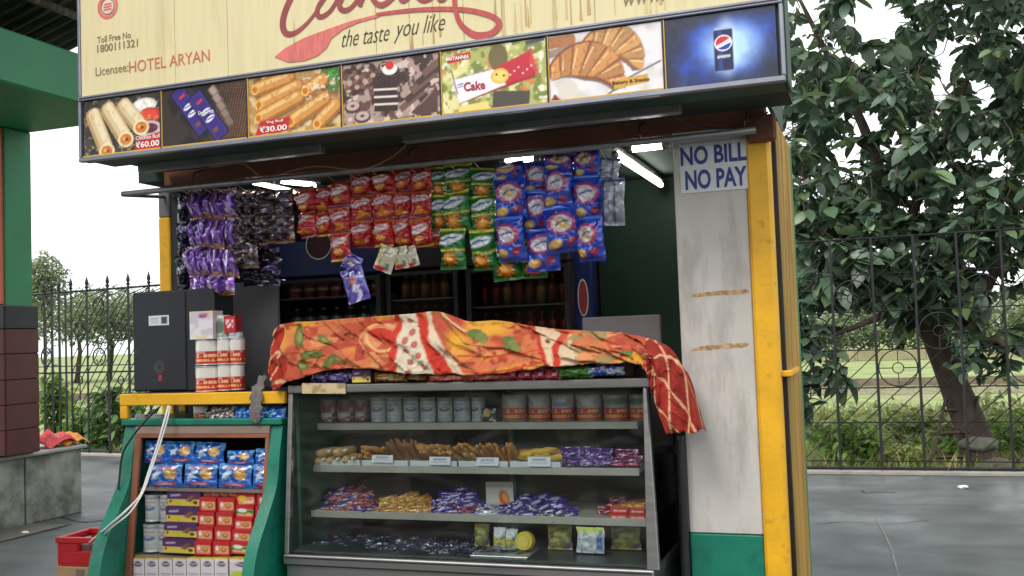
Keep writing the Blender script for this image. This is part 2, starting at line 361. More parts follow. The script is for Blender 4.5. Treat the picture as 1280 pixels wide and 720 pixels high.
# ------------------------------------------------------------------ the big tree behind the fence
tb = Vector((1.14, 8.05, -.24))
tree = thing('broadleaf_tree', 'large leafy tree with leaning trunk just behind the iron fence', 'tree', tb)
def TP(px, py, Y): return P(px, py, Y)
tr = [tb, TP(1216, 540, 8.08), TP(1196, 490, 8.12), TP(1176, 440, 8.18), TP(1150, 380, 8.3), TP(1125, 320, 8.4), TP(1110, 250, 8.5)]
tr = [Vector(v) for v in smooth_path([tuple(v) for v in tr], 4)]
trunk = tube('trunk', tr, .15, m_bark, tree, 14, radii=[.25-.02*i if i < 3 else .185-.0045*(i-3) for i in range(len(tr))])
lims = [[TP(1182, 455, 8.15), TP(1215, 400, 8.1), TP(1250, 330, 8.0), TP(1290, 250, 7.9)], [TP(1150, 380, 8.3), TP(1105, 330, 8.1), TP(1060, 290, 7.9), TP(1010, 262, 7.8)],
        [TP(1125, 320, 8.4), TP(1150, 240, 8.6), TP(1190, 150, 8.8), TP(1230, 40, 9.)], [TP(1110, 250, 8.5), TP(1080, 160, 8.4), TP(1040, 80, 8.3), TP(1000, 0, 8.2)],
        [TP(1160, 400, 8.25), TP(1130, 385, 7.7), TP(1090, 400, 7.4), TP(1040, 420, 7.35)], [TP(1190, 470, 8.15), TP(1215, 440, 7.8), TP(1245, 425, 7.5), TP(1262, 440, 7.4)]]
for q in lims:
    pp = [Vector(v) for v in smooth_path([tuple(v) for v in q], 4)]; tube('limb', pp, .05, m_bark, tree, 8, radii=[.075-.055*i/(len(pp)-1) for i in range(len(pp))])
rs = np.random.RandomState(5)
cent = []
def spray(x0, x1, y0, y1, Y0, Y1, n):
    for _ in range(n):
        cent.append(np.array(P(rs.uniform(x0, x1), rs.uniform(y0, y1), rs.uniform(Y0, Y1))))
spray(960, 1420, -160, 130, 7.2, 10.6, 640)
spray(975, 1420, 90, 300, 7.2, 10.4, 640)
spray(990, 1120, 250, 380, 7.2, 9.2, 190)
spray(1120, 1230, 270, 400, 7.3, 9.6, 170)
spray(1220, 1400, 250, 385, 7.3, 9.2, 95)
spray(985, 1040, 330, 430, 7.2, 7.9, 42)
spray(1015, 1062, 425, 475, 7.15, 7.4, 11)
spray(1190, 1275, 400, 470, 7.3, 7.8, 20)
spray(985, 1010, 400, 520, 7.2, 7.5, 12)
spray(1030, 1420, -160, 250, 9.6, 11.6, 480)
cent = np.array(cent)
# gaps where the bright sky shows through
def inpx(c):
    d = c-EYE; z = d@AF; return np.stack([640+FPX*(d@AR)/z, 360-FPX*(d@AU)/z], -1)
pxy = inpx(cent); keep = np.ones(len(cent), bool)
for gx, gy, gr in ((1090, 20, 24), (1188, 60, 16), (1175, 108, 16), (1228, 115, 15), (1078, 150, 12), (1055, 190, 10), (1045, 395, 14), (1245, 390, 18), (1012, 12, 12)):
    keep &= np.hypot(pxy[:, 0]-gx, pxy[:, 1]-gy) > gr+9
cent = cent[keep]
lp, lyaw, lpit, lrol, lsz = [], [], [], [], []
for c in cent:
    k = rs.randint(6, 11); y0 = rs.rand()*6.28; hang = rs.uniform(.0, .8); big_ = rs.choice([.13, .19, .24, .29])
    for i in range(k):
        lp.append(c+rs.normal(0, .035, 3)); lyaw.append(y0+i*2.4+rs.normal(0, .3)); lpit.append(hang+rs.normal(0, .3)); lrol.append(rs.normal(0, .45)); lsz.append(big_*rs.uniform(.6, 1.15))
lp = np.array(lp); LR = rotm(np.array(lyaw), np.array(lpit), np.array(lrol)); lsz = np.array(lsz); lc = leaf_cols(rs, len(lp), GREENS)
dist = np.linalg.norm(lp-EYE, axis=1); q = inpx(lp); vis = (q[:, 0] > 985) & (q[:, 0] < 1280) & (q[:, 1] > 0) & (q[:, 1] < 520)
order = np.argsort(np.where(vis, dist/lsz, 1e6))[:300]; big = np.zeros(len(lp), bool); big[order] = True
crown = leaves_mesh('crown', lp[~big], LR[~big], lsz[~big], lc[~big], m_leaf, parent=tree, base=tuple(tb)); crown['kind'] = 'stuff'
leaf_mes = []
for k in range(6):
    me = bpy.data.meshes.new('leaf'); me.from_pydata([tuple(v) for v in LU], [], LF); setcol(me, np.tile(np.array(GREENS[k]), (len(LU), 1))); me.materials.append(m_leaf)
    me.polygons.foreach_set('use_smooth', [True]*len(me.polygons)); leaf_mes.append(me)
for n_, i in enumerate(order):
    o = bpy.data.objects.new('leaf', leaf_mes[n_ % 6]); o.rotation_euler = Matrix(LR[i].tolist()).to_euler(); o.scale = (lsz[i],)*3; put(o, crown, lp[i])
# twigs
tw = []
for i in range(0, len(cent), 3):
    c = cent[i]; s = c+np.array([rs.normal(0, .12), rs.uniform(0, .2), rs.uniform(.12, .4)]); tw.append(tube_geo([tuple(s), tuple((s+c)/2+rs.normal(0, .03, 3)), tuple(c)], .007, 4, False))
V, F = join(tw); t_ = mk('twig_mass', V, F, m_bark, tree); t_['kind'] = 'stuff'

# stones and a small ladder by the trunk
def rock(name, c, r, seed, mtl, lab, grp=None):
    bm = bmesh.new(); bmesh.ops.create_icosphere(bm, subdivisions=3, radius=1)
    for v in bm.verts:
        p = v.co; k = 1+.35*(vnoise(p.x*1.3+seed, p.y*1.3+p.z, 1.1, seed)-.5)+.12*(vnoise(p.x*4+seed, p.z*4+p.y, 1, seed+2)-.5); v.co = Vector((p.x*r[0], p.y*r[1], p.z*r[2]))*k
    return tag(fin(bm, name, mtl, None, True, c), lab, 'stone', grp)
m_stone = mat('mossy_stone', L(84, 84, 72), .9, var=.3, scale=6, bump=.5, dirt=L(70, 76, 56), dscale=5)
rock('boulder', PZ(1235, 592, -.1)+Vector((0, -.35, -.02)), (.27, .2, .22), 3, m_stone, 'larger rounded stone lying at the foot of the leaning tree trunk')
rock('boulder', P(1222, 556, 7.5), (.2, .15, .09), 8, m_stone, 'flat pale stone resting against the leaning tree trunk')
m_wood_d = mat('dark_wood', L(70, 58, 48), .85, var=.3, scale=8, bump=.2)
lad = thing('wooden_ladder', 'small dark wooden stepladder leaning behind the fence beside the tree', 'ladder', P(1170, 575, 7.9))
A, B, C2, D2 = P(1156, 570, 7.7), P(1182, 498, 8.0), P(1200, 572, 7.8), P(1222, 495, 8.0)
A.z = C2.z = -.22
for a, b in ((A, B), (C2, D2)): tube('rail', [a, b], .022, m_wood_d, lad, 4)
for t in (.3, .58, .85): tube('rung', [A.lerp(B, t), C2.lerp(D2, t)], .02, m_wood_d, lad, 4)

# ------------------------------------------------------------------ weeds, shrubs, grass, far trees
def shrub(name, lab, px, py, Y, rx, ry, rz, n, size, pal, seed, grp=None, cat='shrub', mtl=m_weed, unit=LU, uf=LF, z0=None):
    r = np.random.RandomState(seed); c = np.array(P(px, py, Y)); base = (c[0], c[1], -.22 if z0 is None else z0)
    th = thing(name, lab, cat, base, grp)
    d = r.normal(0, 1, (n, 3)); d /= np.linalg.norm(d, axis=1)[:, None]; rad = r.rand(n, 1)**.45
    lump = .75+.5*vnoise(d[:, 0]*1.5+3, d[:, 2]*1.5+d[:, 1]+3, 1.6, seed)[:, None]
    p = c+d*rad*lump*np.array([rx, ry, rz]); p[:, 2] = np.maximum(p[:, 2], base[2]+.02)
    R_ = rotm(r.rand(n)*6.28, r.normal(.1, .5, n), r.normal(0, .5, n))
    leaves_mesh('crown' if cat == 'tree' else 'foliage', p, R_, size*r.uniform(.6, 1.25, n), leaf_cols(r, n, pal), mtl, unit, uf, th, base)
    ns = 5 if cat != 'tree' else 1
    if cat == 'tree':
        tube('trunk', [base, (c[0]+.1*rx, c[1], (base[2]+c[2])/2), tuple(c)], .1, m_bark, th, 8, radii=[rx*.06, rx*.045, rx*.02])
    else:
        V, F = join([tube_geo([(base[0]+r.normal(0, .05), base[1]+r.normal(0, .04), base[2]), tuple(c+r.normal(0, .5, 3)*np.array([rx, ry, rz*.5]))], .008, 4, False) for _ in range(ns)]); mk('stems', V, F, m_weed if False else m_bark, th)
    return th
WEED = [L(98, 132, 58), L(116, 150, 70), L(84, 116, 56), L(130, 158, 84)]
shrub('leafy_shrub', 'bright green leafy shrub low behind the fence, nearest the kiosk side wall', 1062, 553, 7.8, .42, .3, .24, 520, .11, WEED, 21, 'shrubs behind the fence')
shrub('leafy_shrub', 'small yellowish green weed clump behind the fence, between shrub and ladder', 1128, 568, 7.7, .3, .25, .14, 260, .08, [L(138, 146, 78), L(120, 134, 70)], 22, 'shrubs behind the fence')
shrub('leafy_shrub', 'green weed clump behind the fence under the wooden ladder', 1170, 560, 8.6, .4, .3, .2, 300, .09, WEED, 23, 'shrubs behind the fence')
shrub('leafy_shrub', 'green weed clump behind the fence, at the far side of the tree', 1270, 545, 8.4, .4, .3, .3, 350, .1, WEED, 24, 'shrubs behind the fence')
shrub('leafy_shrub', 'broad-leaved green plant behind the fence beside the tiled column', 66, 505, 8.9, .3, .3, .52, 300, .2, WEED, 25, 'shrubs behind the fence')
shrub('leafy_shrub', 'broad-leaved plant behind the left fence, beside the black metal box', 146, 520, 8.6, .5, .3, .55, 500, .2, [L(96, 132, 70), L(120, 150, 88), L(80, 112, 64)], 26, 'shrubs behind the fence')
shrub('leafy_shrub', 'low green plant behind the left fence, in the middle of the gate', 105, 535, 8.7, .4, .3, .4, 300, .18, WEED, 27, 'shrubs behind the fence')
for k, (px, py, Y, rx, rz) in enumerate(((1035, 535, 10.5, .6, .3), (1105, 530, 12, .8, .35), (1150, 532, 10, .5, .25), (1235, 520, 12.5, .9, .4), (1290, 540, 9.5, .6, .35), (1200, 545, 9.3, .4, .2))):
    shrub('weed_clump', ['taller weed clump in the field beside the kiosk edge', 'wide weed clump in the field under the fence circle', 'small weed clump in the field before the ladder', 'wide pale weed clump in the field past the trunk', 'weed clump in the field at the photo edge', 'low weed clump right behind the ladder'][k], px, py, Y, rx, rx*.8, rz, 420, .12, [L(118, 134, 74), L(140, 146, 92), L(104, 124, 66)], 60+k, 'weed clumps in the field')
FAR = [L(112, 128, 92), L(124, 138, 104), L(102, 118, 86), L(134, 146, 114)]  # pale tones paint the bright wash of distance into the leaves
def far(px, py, Y, rx, rz, seed, lab):
    shrub('distant_tree', lab, px, py, Y, rx, rx*.8, rz, 3200, .17*rx**.5, FAR, seed, 'distant trees beyond the field', 'tree', m_far, LU2, LF2)
far(54, 352, 24, .9, 1.1, 31, 'taller airy distant tree beyond the field, beside the green column')
far(95, 398, 42, 2.6, 1.6, 32, 'rounded distant tree seen through the left fence next to the airy one')
far(135, 396, 46, 2.8, 1.9, 33, 'distant tree with the widest crown over the left fence')
far(175, 398, 44, 2.6, 1.7, 34, 'distant tree above the left fence beside the yellow post')
far(215, 396, 45, 2.6, 1.8, 35, 'distant tree half hidden behind the kiosk left post')
far(20, 392, 42, 2.6, 2.0, 36, 'distant tree behind the green and orange column')
far(1040, 408, 58, 4.5, 1.6, 37, 'distant tree seen through the right fence beside the kiosk wall')
far(1120, 398, 60, 4.5, 2.0, 38, 'distant tree seen under the leafy tree through the fence circle')
far(1200, 402, 58, 4.5, 1.7, 39, 'distant tree seen behind the leaning trunk')
far(1290, 396, 60, 4.5, 2.0, 40, 'distant tree at the right edge of the photo')
bw_m = mat('far_wall_plaster', L(140, 134, 104), .9, var=.25, scale=1.2, bump=.2)
bw = thing('boundary_wall', 'low weathered brownish wall far across the field', 'wall', (4, 47, -.22))
for i in range(10):
    x = -7+i*3.2; box('wall_panel', x, x+3.1, 47, 47.3, -.22, .3, bw_m, bw, .02); box('pillar', x+3.1, x+3.2, 46.95, 47.35, -.22, .42, bw_m, bw, .01)
m_rail = mat('rusty_rail', L(100, 92, 70), .6, metal=.4, var=.25, bump=.2)
m_ballast = mat('ballast_stone', L(118, 116, 88), .95, var=.4, scale=14, bump=.9, bscale=40)
trk = thing('railway_track', 'rusty railway track crossing the field behind the fence', 'railway track', (0, 24, -.22))
prism('ballast_bed', [(22.4, -.215), (23.0, -.08), (25.2, -.08), (25.8, -.215)], 'x', -60, 60, m_ballast, trk)
for y in (23.3, 24.9): prism('rail', [(y-.06, -.05), (y+.06, -.05), (y+.03, .07), (y-.03, .07)], 'x', -60, 60, m_rail, trk)
V, F = join([box_geo(x, x+.22, 22.9, 25.3, -.1, -.045) for x in np.arange(-30, 30, .7)]); t_ = mk('sleepers', V, F, m_ballast, trk); t_['kind'] = 'stuff'
r = np.random.RandomState(77); n = 42000
gx = np.concatenate([r.uniform(-2.5, 4.2, n), r.uniform(-14, -7.5, n//2)]); gy0 = np.where(gx > -3, 7.1, 7.06+(-3-gx)*.13+.1); gy = gy0+r.rand(len(gx))**1.6*9
p = np.stack([gx, gy, np.full(len(gx), -.22)], 1); GB = np.array([(0, -.05, 0), (.5, -.03, .05), (1, 0, -.12), (.5, .03, .05), (0, .05, 0)])
gr = leaves_mesh('grass', p, rotm(r.rand(len(gx))*6.28, -r.uniform(.7, 1.5, len(gx)), r.normal(0, .3, len(gx))), r.uniform(.08, .34, len(gx))*np.where(r.rand(len(gx)) < .15, 1.5, 1), leaf_cols(r, len(gx), [L(126, 142, 74), L(108, 130, 64), L(150, 150, 96), L(138, 128, 92)]), m_weed, GB, [(0, 1, 3, 4), (1, 2, 3)])
tag(gr, 'rough grass growing behind the iron fence', 'grass', kind='stuff')

# ------------------------------------------------------------------ iron fences
def ring_pts(cx, cz, rx, rz, yf, n=20, a0=0, a1=6.2832, spiral=0):
    return [Vector((cx+rx*(1-spiral*t/n)*math.cos(a0+(a1-a0)*t/n), yf(cx), cz+rz*(1-spiral*t/n)*math.sin(a0+(a1-a0)*t/n))) for t in range(n+1)]
def fbar(parent, name, a, b, r, n=4): tube(name, [a, b], r, m_iron, parent, n)
rf = thing('iron_fence', 'black iron fence with diagonal bars and ringed circles in front of the tree', 'fence', (0, 6.93, 0))
yr = lambda x: 6.93
ZT, XR0, SP = 2.35, -2.45, .41
zt = lambda x: P(1145, 294, 6.93).z
ztop = zt(0)
x1050 = P(1050, 560, 6.93).x
xs = [x1050+SP*k for k in range(-6, 9)]
rails = [P(1145, y, 6.93).z for y in (294, 340, 387, 436, 484, 528, 577)]
for x in xs: fbar(rf, 'vertical_bar', (x, 6.93, 0.02), (x, 6.93, ztop), .0165)
for i, z in enumerate(rails): fbar(rf, 'horizontal_rail', (xs[0], 6.945, z), (xs[-1], 6.945, z), .012 if i == 0 else .006)
fbar(rf, 'bottom_rail', (xs[0], 6.93, .05), (xs[-1], 6.93, .05), .016)
rr_ = .19
for i in range(len(xs)-1):
    c = (xs[i]+xs[i+1])/2
    if i % 2 == 1: circ = [(rails[3]+rails[4])/2, (rails[0]+rails[1])/2]
    else: circ = [(rails[2]+rails[3])/2+.02]
    zc0 = P(1117, 460, 6.93).z
    circ = [zc0] if i % 3 == (6+1) % 3 else [zc0+.37] if i % 3 == 2 else [zc0+.74]
    for cz in circ:
        tube('ring', ring_pts(c, cz, rr_, rr_, yr, 24), .007, m_iron, rf, 5); tube('ring', ring_pts(c, cz, .055, .055, yr, 14), .006, m_iron, rf, 5)
        for a in range(4):
            ca, sa = math.cos(a*1.5708), math.sin(a*1.5708); fbar(rf, 'spoke', (c+ca*.055, 6.93, cz+sa*.055), (c+ca*rr_, 6.93, cz+sa*rr_), .005)
    z = .1
    while z < ztop-.05:
        a, b = Vector((xs[i], 6.93, z)), Vector((xs[i+1], 6.93, z+.38))
        if b.z > ztop: b = a.lerp(b, (ztop-a.z)/(b.z-a.z))
        mid = (a+b)/2
        if not any(math.hypot(mid.x-c, mid.z-cz) < .17 for cz in circ): fbar(rf, 'diagonal_bar', a, b, .0055)
        z += .19
lf = thing('iron_gate_fence', 'ornate black iron gate fence with spear tips and scrolled ovals', 'fence', (-10, fence_y(-10), 0))
def FX(px, py=470):
    X = -10
    for _ in range(6): X = P(px, py, fence_y(X)).x
    return X
def FZ(px, py):
    X = FX(px, py); return P(px, py, fence_y(X)).z
ztl = FZ(136, 361); zml = FZ(125, 465); zbl = FZ(136, 567)+.03
lx = [FX(p_) for p_ in (-20, 6, 32, 56, 66, 75, 83, 90, 110, 136, 162, 188, 214, 240, 266)]
for i, x in enumerate(lx):
    y = fence_y(x); thick = .02 if i in (4, 5, 9, 10, 11) else .016
    fbar(lf, 'vertical_bar', (x, y, .03), (x, y, ztl+.03), thick)
    if i not in (6,):
        tube('spear_tip', [(x, y, ztl+.03), (x, y, ztl+.05), (x, y, ztl+.075), (x, y, ztl+.1), (x, y, ztl+.14), (x, y, ztl+.22)], .02, m_iron, lf, 8, radii=[.014, .034, .016, .03, .026, .002])
for z, rr in ((ztl, .018), (zml, .014), (zbl, .018), (zml+.1, .008)):
    fbar(lf, 'horizontal_rail', (lx[0], fence_y(lx[0])+.02, z), (lx[-1], fence_y(lx[-1])+.02, z), rr)
for (px, py, rx, ry) in ((123, 383, .1, .135), (100, 413, .1, .14), (150, 414, .11, .14), (124, 446, .115, .13), (58, 386, .1, .14), (58, 446, .1, .14), (176, 384, .1, .135), (176, 446, .1, .13), (30, 414, .1, .14)):
    X = FX(px, py); Z = FZ(px, py); tube('oval_ring', ring_pts(X, Z, rx, ry, fence_y, 22), .012, m_iron, lf, 5)
    for sx in (-1, 1):
        for sz in (-1, 1):
            tube('scroll', [Vector((X+sx*(.05+.04*(1-t/14)*math.cos(t*.62)), fence_y(X), Z+sz*(.065+.05*(1-t/14)*math.sin(t*.62)))) for t in range(13)], .008, m_iron, lf, 5)
for px in (100, 151): 
    X = FX(px, 475); Z = FZ(px, 475); tube('small_ring', ring_pts(X, Z, .05, .06, fence_y, 16), .01, m_iron, lf, 5); fbar(lf, 'stem', (X, fence_y(X), Z-.06), (X, fence_y(X), Z-.3), .009)
for i in range(3, len(lx)-1):
    if i in (4, 5, 6): continue
    x0, x1 = lx[i], lx[i+1]; z = zbl+.05
    while z < ztl-.06:
        a, b = Vector((x0, fence_y(x0), z)), Vector((x1, fence_y(x1), min(z+.27*(x1-x0)/.2, ztl))); fbar(lf, 'diagonal_bar', a, b, .008); z += .19
for i in (8, 9, 10):
    x0, x1 = lx[i], lx[i+1]; c = (x0+x1)/2
    tube('arch', [Vector((c+(x1-x0)*.42*math.cos(t*math.pi/10), fence_y(c), zml-.45+.12*math.sin(t*math.pi/10))) for t in range(11)], .01, m_iron, lf, 5)

# ------------------------------------------------------------------ station shelter: column, canopy beam, roof
sh = thing('station_shelter', 'green station shelter with tiled column, canopy beam and roof sheets', 'shelter', (-7.45, 2.8, 0))
zl = .65
box('column', -7.66, -7.22, 2.67, 2.98, zl+.004, 3.6, m_green, sh, .01)
zt1 = PX(30, 382, -7.22).z; zt2 = PX(30, 411, -7.22).z
box('front_facing', -7.65, -7.235, 2.652, 2.668, zt1+.01, 3.59, m_orange, sh, .003)
box('tile_core', -7.7, -7.205, 2.63, 3.01, zl+.01, zt1, m_grout, sh, .002)
def tilecourse(z0, z1, mtl):
    for (a, b) in ((2.632, 3.008),): box('tile', -7.204, -7.188, a, b, z0+.004, z1-.004, mtl, sh, .003)
    for (a, b) in ((-7.7, -7.455), (-7.449, -7.19)): box('tile', a, b, 2.612, 2.629, z0+.004, z1-.004, mtl, sh, .003)
tilecourse(zt2, zt1, m_blacktile)
zz = zt2
ys = [PX(30, y, -7.19).z for y in (411, 442, 474, 505, 536)]
for a, b in zip(ys[:-1], ys[1:]): tilecourse(b, a, m_maroon)
tilecourse(zl+.012, ys[-1], m_maroon)
box('canopy_beam', -7.6, -6.03, -9, 2.99, 3.603, 4.02, m_green, sh, .015)
def roof_sheet(x0, x1, z0, z1, y0, y1, name):
    n = int((y1-y0)/.02); V = []; F = []
    for i in range(n+1):
        y = y0+(y1-y0)*i/n; w = .022*math.sin(y*2*math.pi/.13)
        for k, (x, z) in enumerate(((x0, z0), ((x0+x1)/2, (z0+z1)/2), (x1, z1))): V.append((x, y, z+w))
    for i in range(n):
        for k in (0, 1): F.append((i*3+k, i*3+k+1, i*3+k+4, i*3+k+3))
    o = mk(name, V, F, m_sheet, sh, True); sm = o.modifiers.new('thick', 'SOLIDIFY'); sm.thickness = .006
for i in range(10): roof_sheet(-8.2, -4.9, 4.0, 4.95, -9+i*1.2, -9+i*1.2+1.26+(.0 if i < 9 else .1), 'roof_sheet')
for x, z in ((-5.3, 4.72), (-6.3, 4.45), (-7.0, 4.24)): tube('purlin', [(x, -9, z), (x, 3.15, z)], .035, m_sheet, sh, 6)

lw = thing('cement_ledge', 'low stained cement ledge around the column foot', 'ledge', (-7.7, 0, 0))
ye = 3.64
box('wall', -8.3, -7.33, -6, ye-.02, 0, zl-.035, m_cement, lw, .01)
yy = [-6, -3.4, -1.0, .9, 2.3, 2.95, ye]
for a, b in zip(yy[:-1], yy[1:]): box('facing_panel', -7.328, -7.308, a+.008, b-.008, .002, zl-.037, m_cement2 if b > 2.2 else m_cement, lw, .006)
box('end_panel', -8.28, -7.31, ye-.018, ye+.004, .002, zl-.037, m_cement2, lw, .005)
box('top_slab', -8.34, -7.27, -6, ye+.05, zl-.034, zl, m_ledgetop, lw, .008)

# ------------------------------------------------------------------ added building behind the camera, limits front light and glass reflections
m_sb = mat('blocker_plaster', L(176, 160, 128), .85, var=.15, scale=2, bump=.15); m_sbd = mat('blocker_opening', L(50, 46, 44), .4, var=.2)
sb = thing('added_light_blocker', 'added unseen cream building behind the camera, limiting the front light', 'building', (-2, -15, 0))
box('wall', -26, 22, -19, -15, 0, 3.3, m_sb, sb, .02); box('roof', -27, 23, -20, -13.2, 3.303, 3.5, m_sheet, sb, .02); box('plinth', -26, 22, -14.995, -14.93, .002, .6, m_maroon, sb, .01)
for k in range(12):
    x = -24.5+k*3.9; box('window' if k % 3 else 'door', x, x+1.5, -14.99, -14.95, .9 if k % 3 else .61, 2.9, m_sbd, sb, .01); box('blocker_post', x-1.2, x-1.0, -13.7, -13.5, .0, 3.3, m_green, sb, .02)

m_crack = mat('crack_filler', L(104, 106, 104), .8, var=.3, scale=20)
m_crackd = mat('dark_crack', L(44, 44, 42), .9, var=.3, scale=20)
for pts, w_, mm in (([(1095, 648), (1104, 664), (1110, 676), (1116, 692), (1124, 722), (1132, 745)], .011, m_crack), ([(1076, 613), (1084, 616), (1092, 615), (1120, 615)], .014, m_crackd), ([(1016, 655), (1060, 652), (1105, 655), (1160, 650)], .008, m_crackd), ([(60, 640), (100, 652), (130, 650)], .02, m_crackd), ([(10, 672), (50, 664), (90, 655)], .02, m_crackd)):
    pp = [PZ(*q_, .0045) for q_ in smooth_path(pts, 4)]; V = []
    for i, p_ in enumerate(pp):
        t_ = (pp[min(i+1, len(pp)-1)]-pp[max(i-1, 0)]).normalized(); n_ = Vector((-t_.y, t_.x, 0))*w_*rnd.uniform(.3, .9); V += [p_+n_, p_-n_]
    mk('floor_crack', V, [(2*i, 2*i+1, 2*i+3, 2*i+2) for i in range(len(pp)-1)], mm, plat)

# ------------------------------------------------------------------ kiosk shell
m_white = mat('whitewashed_board', L(190, 185, 178), .75, var=.1, scale=5, stretch=(1, 1, .6), bump=.12, dirt=L(132, 126, 118), dscale=9, dth=.47, damt=.45, dstretch=(1.6, 1, .4))
m_yellow = mat('yellow_paint', L(222, 166, 26), .45, var=.14, scale=6, bump=.12, dirt=L(112, 74, 36), dscale=11, dth=.6, damt=.85)
m_slat = mat('ochre_slats', L(178, 142, 66), .6, var=.45, scale=8, stretch=(1, 5, .15), bump=.15, dirt=L(96, 74, 40), dscale=6, dth=.5)
m_teal = mat('teal_green_paint', L(18, 112, 90), .38, var=.14, scale=4, bump=.09, dirt=L(16, 70, 58), dscale=6, dth=.5, damt=.8)
m_dgreen = mat('dark_green_wall', L(26, 62, 46), .55, var=.12, scale=3, bump=.06)
m_rust = mat('rust_beam', L(104, 62, 42), .8, var=.35, scale=5, stretch=(.3, 1, 1), bump=.25, dirt=L(60, 42, 34), dscale=5, dth=.5)
m_dark = mat('dark_metal', L(46, 46, 48), .5, metal=.3, var=.2, bump=.1)
m_greym = mat('grey_metal', L(128, 128, 130), .42, metal=.6, var=.15, scale=10, bump=.06, dirt=L(84, 80, 78), dscale=8)
m_grey = mat('grey_board', L(104, 102, 104), .6, var=.12, bump=.06)
m_steel = mat('brushed_steel', L(150, 148, 148), .33, metal=.85, var=.15, scale=6, stretch=(.2, 1, 6), bump=.04, dirt=L(90, 84, 84), dscale=6, dth=.55, damt=.5)
m_soffit = mat('soffit_board', L(34, 50, 42), .8, var=.25, bump=.1)
m_ply = mat('back_wall', L(64, 50, 46), .7, var=.2, bump=.05)
kx0, kx1, kd = -3.56, -.335, 1.46
KT = 2.52
ki = thing('snack_kiosk', 'railway platform snack kiosk with white pillar and yellow corner posts', 'kiosk', (-1.9, .7, 0))
pl0, pl1 = P(850, 400, 0).x, P(938, 400, 0).x
zg = P(900, 667, 0).z
box('pillar_board', pl0, pl1+.01, 0, .1, zg, KT-.13, m_white, ki, .004)
box('pillar_skirt', pl0+.002, pl1+.01, -.006, .1, .0, zg-.003, m_teal, ki, .004)
box('pillar_core', pl0+.001, pl1, .102, .35, zg, KT-.13, m_white, ki, 0); box('pillar_core_skirt', pl0+.001, pl1, .102, .35, 0, zg-.002, m_teal, ki, 0)
box('corner_post', pl1+.012, kx1-.012, -.012, .09, 0, KT-.1, m_yellow, ki, .012)
box('corner_post_edge', kx1-.03, kx1+.006, .092, .12, 0, KT-.1, m_dark, ki, .002)
# ribbed side wall
V = []; F = []; n = 14; y0, y1 = .122, .82
for i in range(n*4+1):
    t = i/(n*4); y = y0+(y1-y0)*t; ph = (i % 4); x = kx1+(.016 if ph in (1, 2) else -.008)
    V += [(x, y, .02), (x, y, KT-.1)]
for i in range(n*4): a = i*2; F.append((a, a+2, a+3, a+1))
sw = mk('ribbed_side_wall', V, F, m_slat, ki); sm = sw.modifiers.new('thick', 'SOLIDIFY'); sm.thickness = .02
box('rear_post', kx1-.04, kx1+.018, .823, .87, 0, KT-.1, m_green, ki, .004); box('rear_return', -.53, -.5, .872, kd, 0, KT-.1, m_dgreen, ki, 0)
zlt = P(980, 467, .05).z; box('latch', kx1-.02, kx1+.03, .03, .5, zlt-.012, zlt+.012, m_yellow, ki, .004)
for yy_ in (363, 430):   # two rusty strips on the white board
    pts = [P(864+72*k/24, yy_+8-7*(k/24)**.6+rnd.uniform(-.5, .5), 0) for k in range(25)]
    ribbon('rust_smear', [(q.x, q.z) for q in pts], [.003+.019*rnd.uniform(.5, 1)*min(1, (k+1)/4, (25-k)/3) for k in range(25)], -.0004, mat('rust_smear', L(172, 140, 98), .9, var=.5, scale=45), ki, .0004)
# left end
lp0 = P(198, 300, .3).x; lp1 = P(212, 300, .3).x; lp2 = P(236, 300, .3).x
ztg = P(204, 272, .3).z
box('left_corner_post', lp0, lp1, .3, .42, 0, ztg, m_yellow, ki, .006); box('left_post_head', lp0, lp1, .302, .42, ztg+.001, KT-.1, m_grey, ki, .006)
box('left_jamb', lp1+.002, lp2, .31, .44, 0, KT-.1, m_dark, ki, .004)
box('left_side_wall', lp0+.005, lp0+.04, .442, kd, 0, KT-.1, m_dgreen, ki, 0)
pa, pb = P(296, 430, .3).x, P(347, 430, .3).x
box('grey_partition', pa-.1, pb, .3, .33, .0, P(320, 352, .3).z, m_grey, ki, .003)
box('back_wall', kx0, -.535, kd-.03, kd, 0, KT-.1, m_ply, ki, 0)
box('right_inner_wall', pl0+.001, pl0+.03, .352, kd-.032, zg, KT-.1, m_white, ki, 0); box('right_inner_skirt', pl0+.001, pl0+.03, .352, kd-.032, 0, zg-.002, m_teal, ki, 0)
dgx = P(748, 300, kd-.05).x
box('green_rear_panel', dgx, pl0-.002, kd-.06, kd-.033, 0, KT-.1, m_dgreen, ki, 0)
box('inner_floor', kx0, -.535, .1, kd-.04, .002, .02, m_dark, ki, 0)
box('ceiling', kx0, -.535, 0.052, kd+.05, KT-.096, KT-.04, m_soffit, ki, 0)
box('roof', kx0+.05, kx1-.01, -.1, .84, KT+.5, KT+.56, m_dark, ki, .01)
box('roof_side', kx0+.1, kx0+.15, -.08, kd+.2, KT-.02, KT+.498, m_dgreen, ki, 0); box('roof_side', kx1-.03, kx1-.012, -.08, .84, KT-.02, KT+.498, m_dgreen, ki, 0); box('roof_side', kx0+.152, kx1-.2, kd+.15, kd+.2, KT-.02, KT+.498, m_dgreen, ki, 0)
zb0, zb1 = P(600, 193, .0).z, P(600, 160, 0).z
box('front_beam', kx0+.2, kx1-.02, .0, .05, zb0, zb1, m_rust, ki, .006)
box('beam_bracket', kx1-.1, kx1+.02, -.05, -.002, P(960, 178, 0).z, P(960, 145, 0).z, m_rust, ki, .01)
box('front_fascia_liner', kx0+.2, kx1-.02, -.02, .03, zb1+.002, KT+.3, m_soffit, ki, 0)
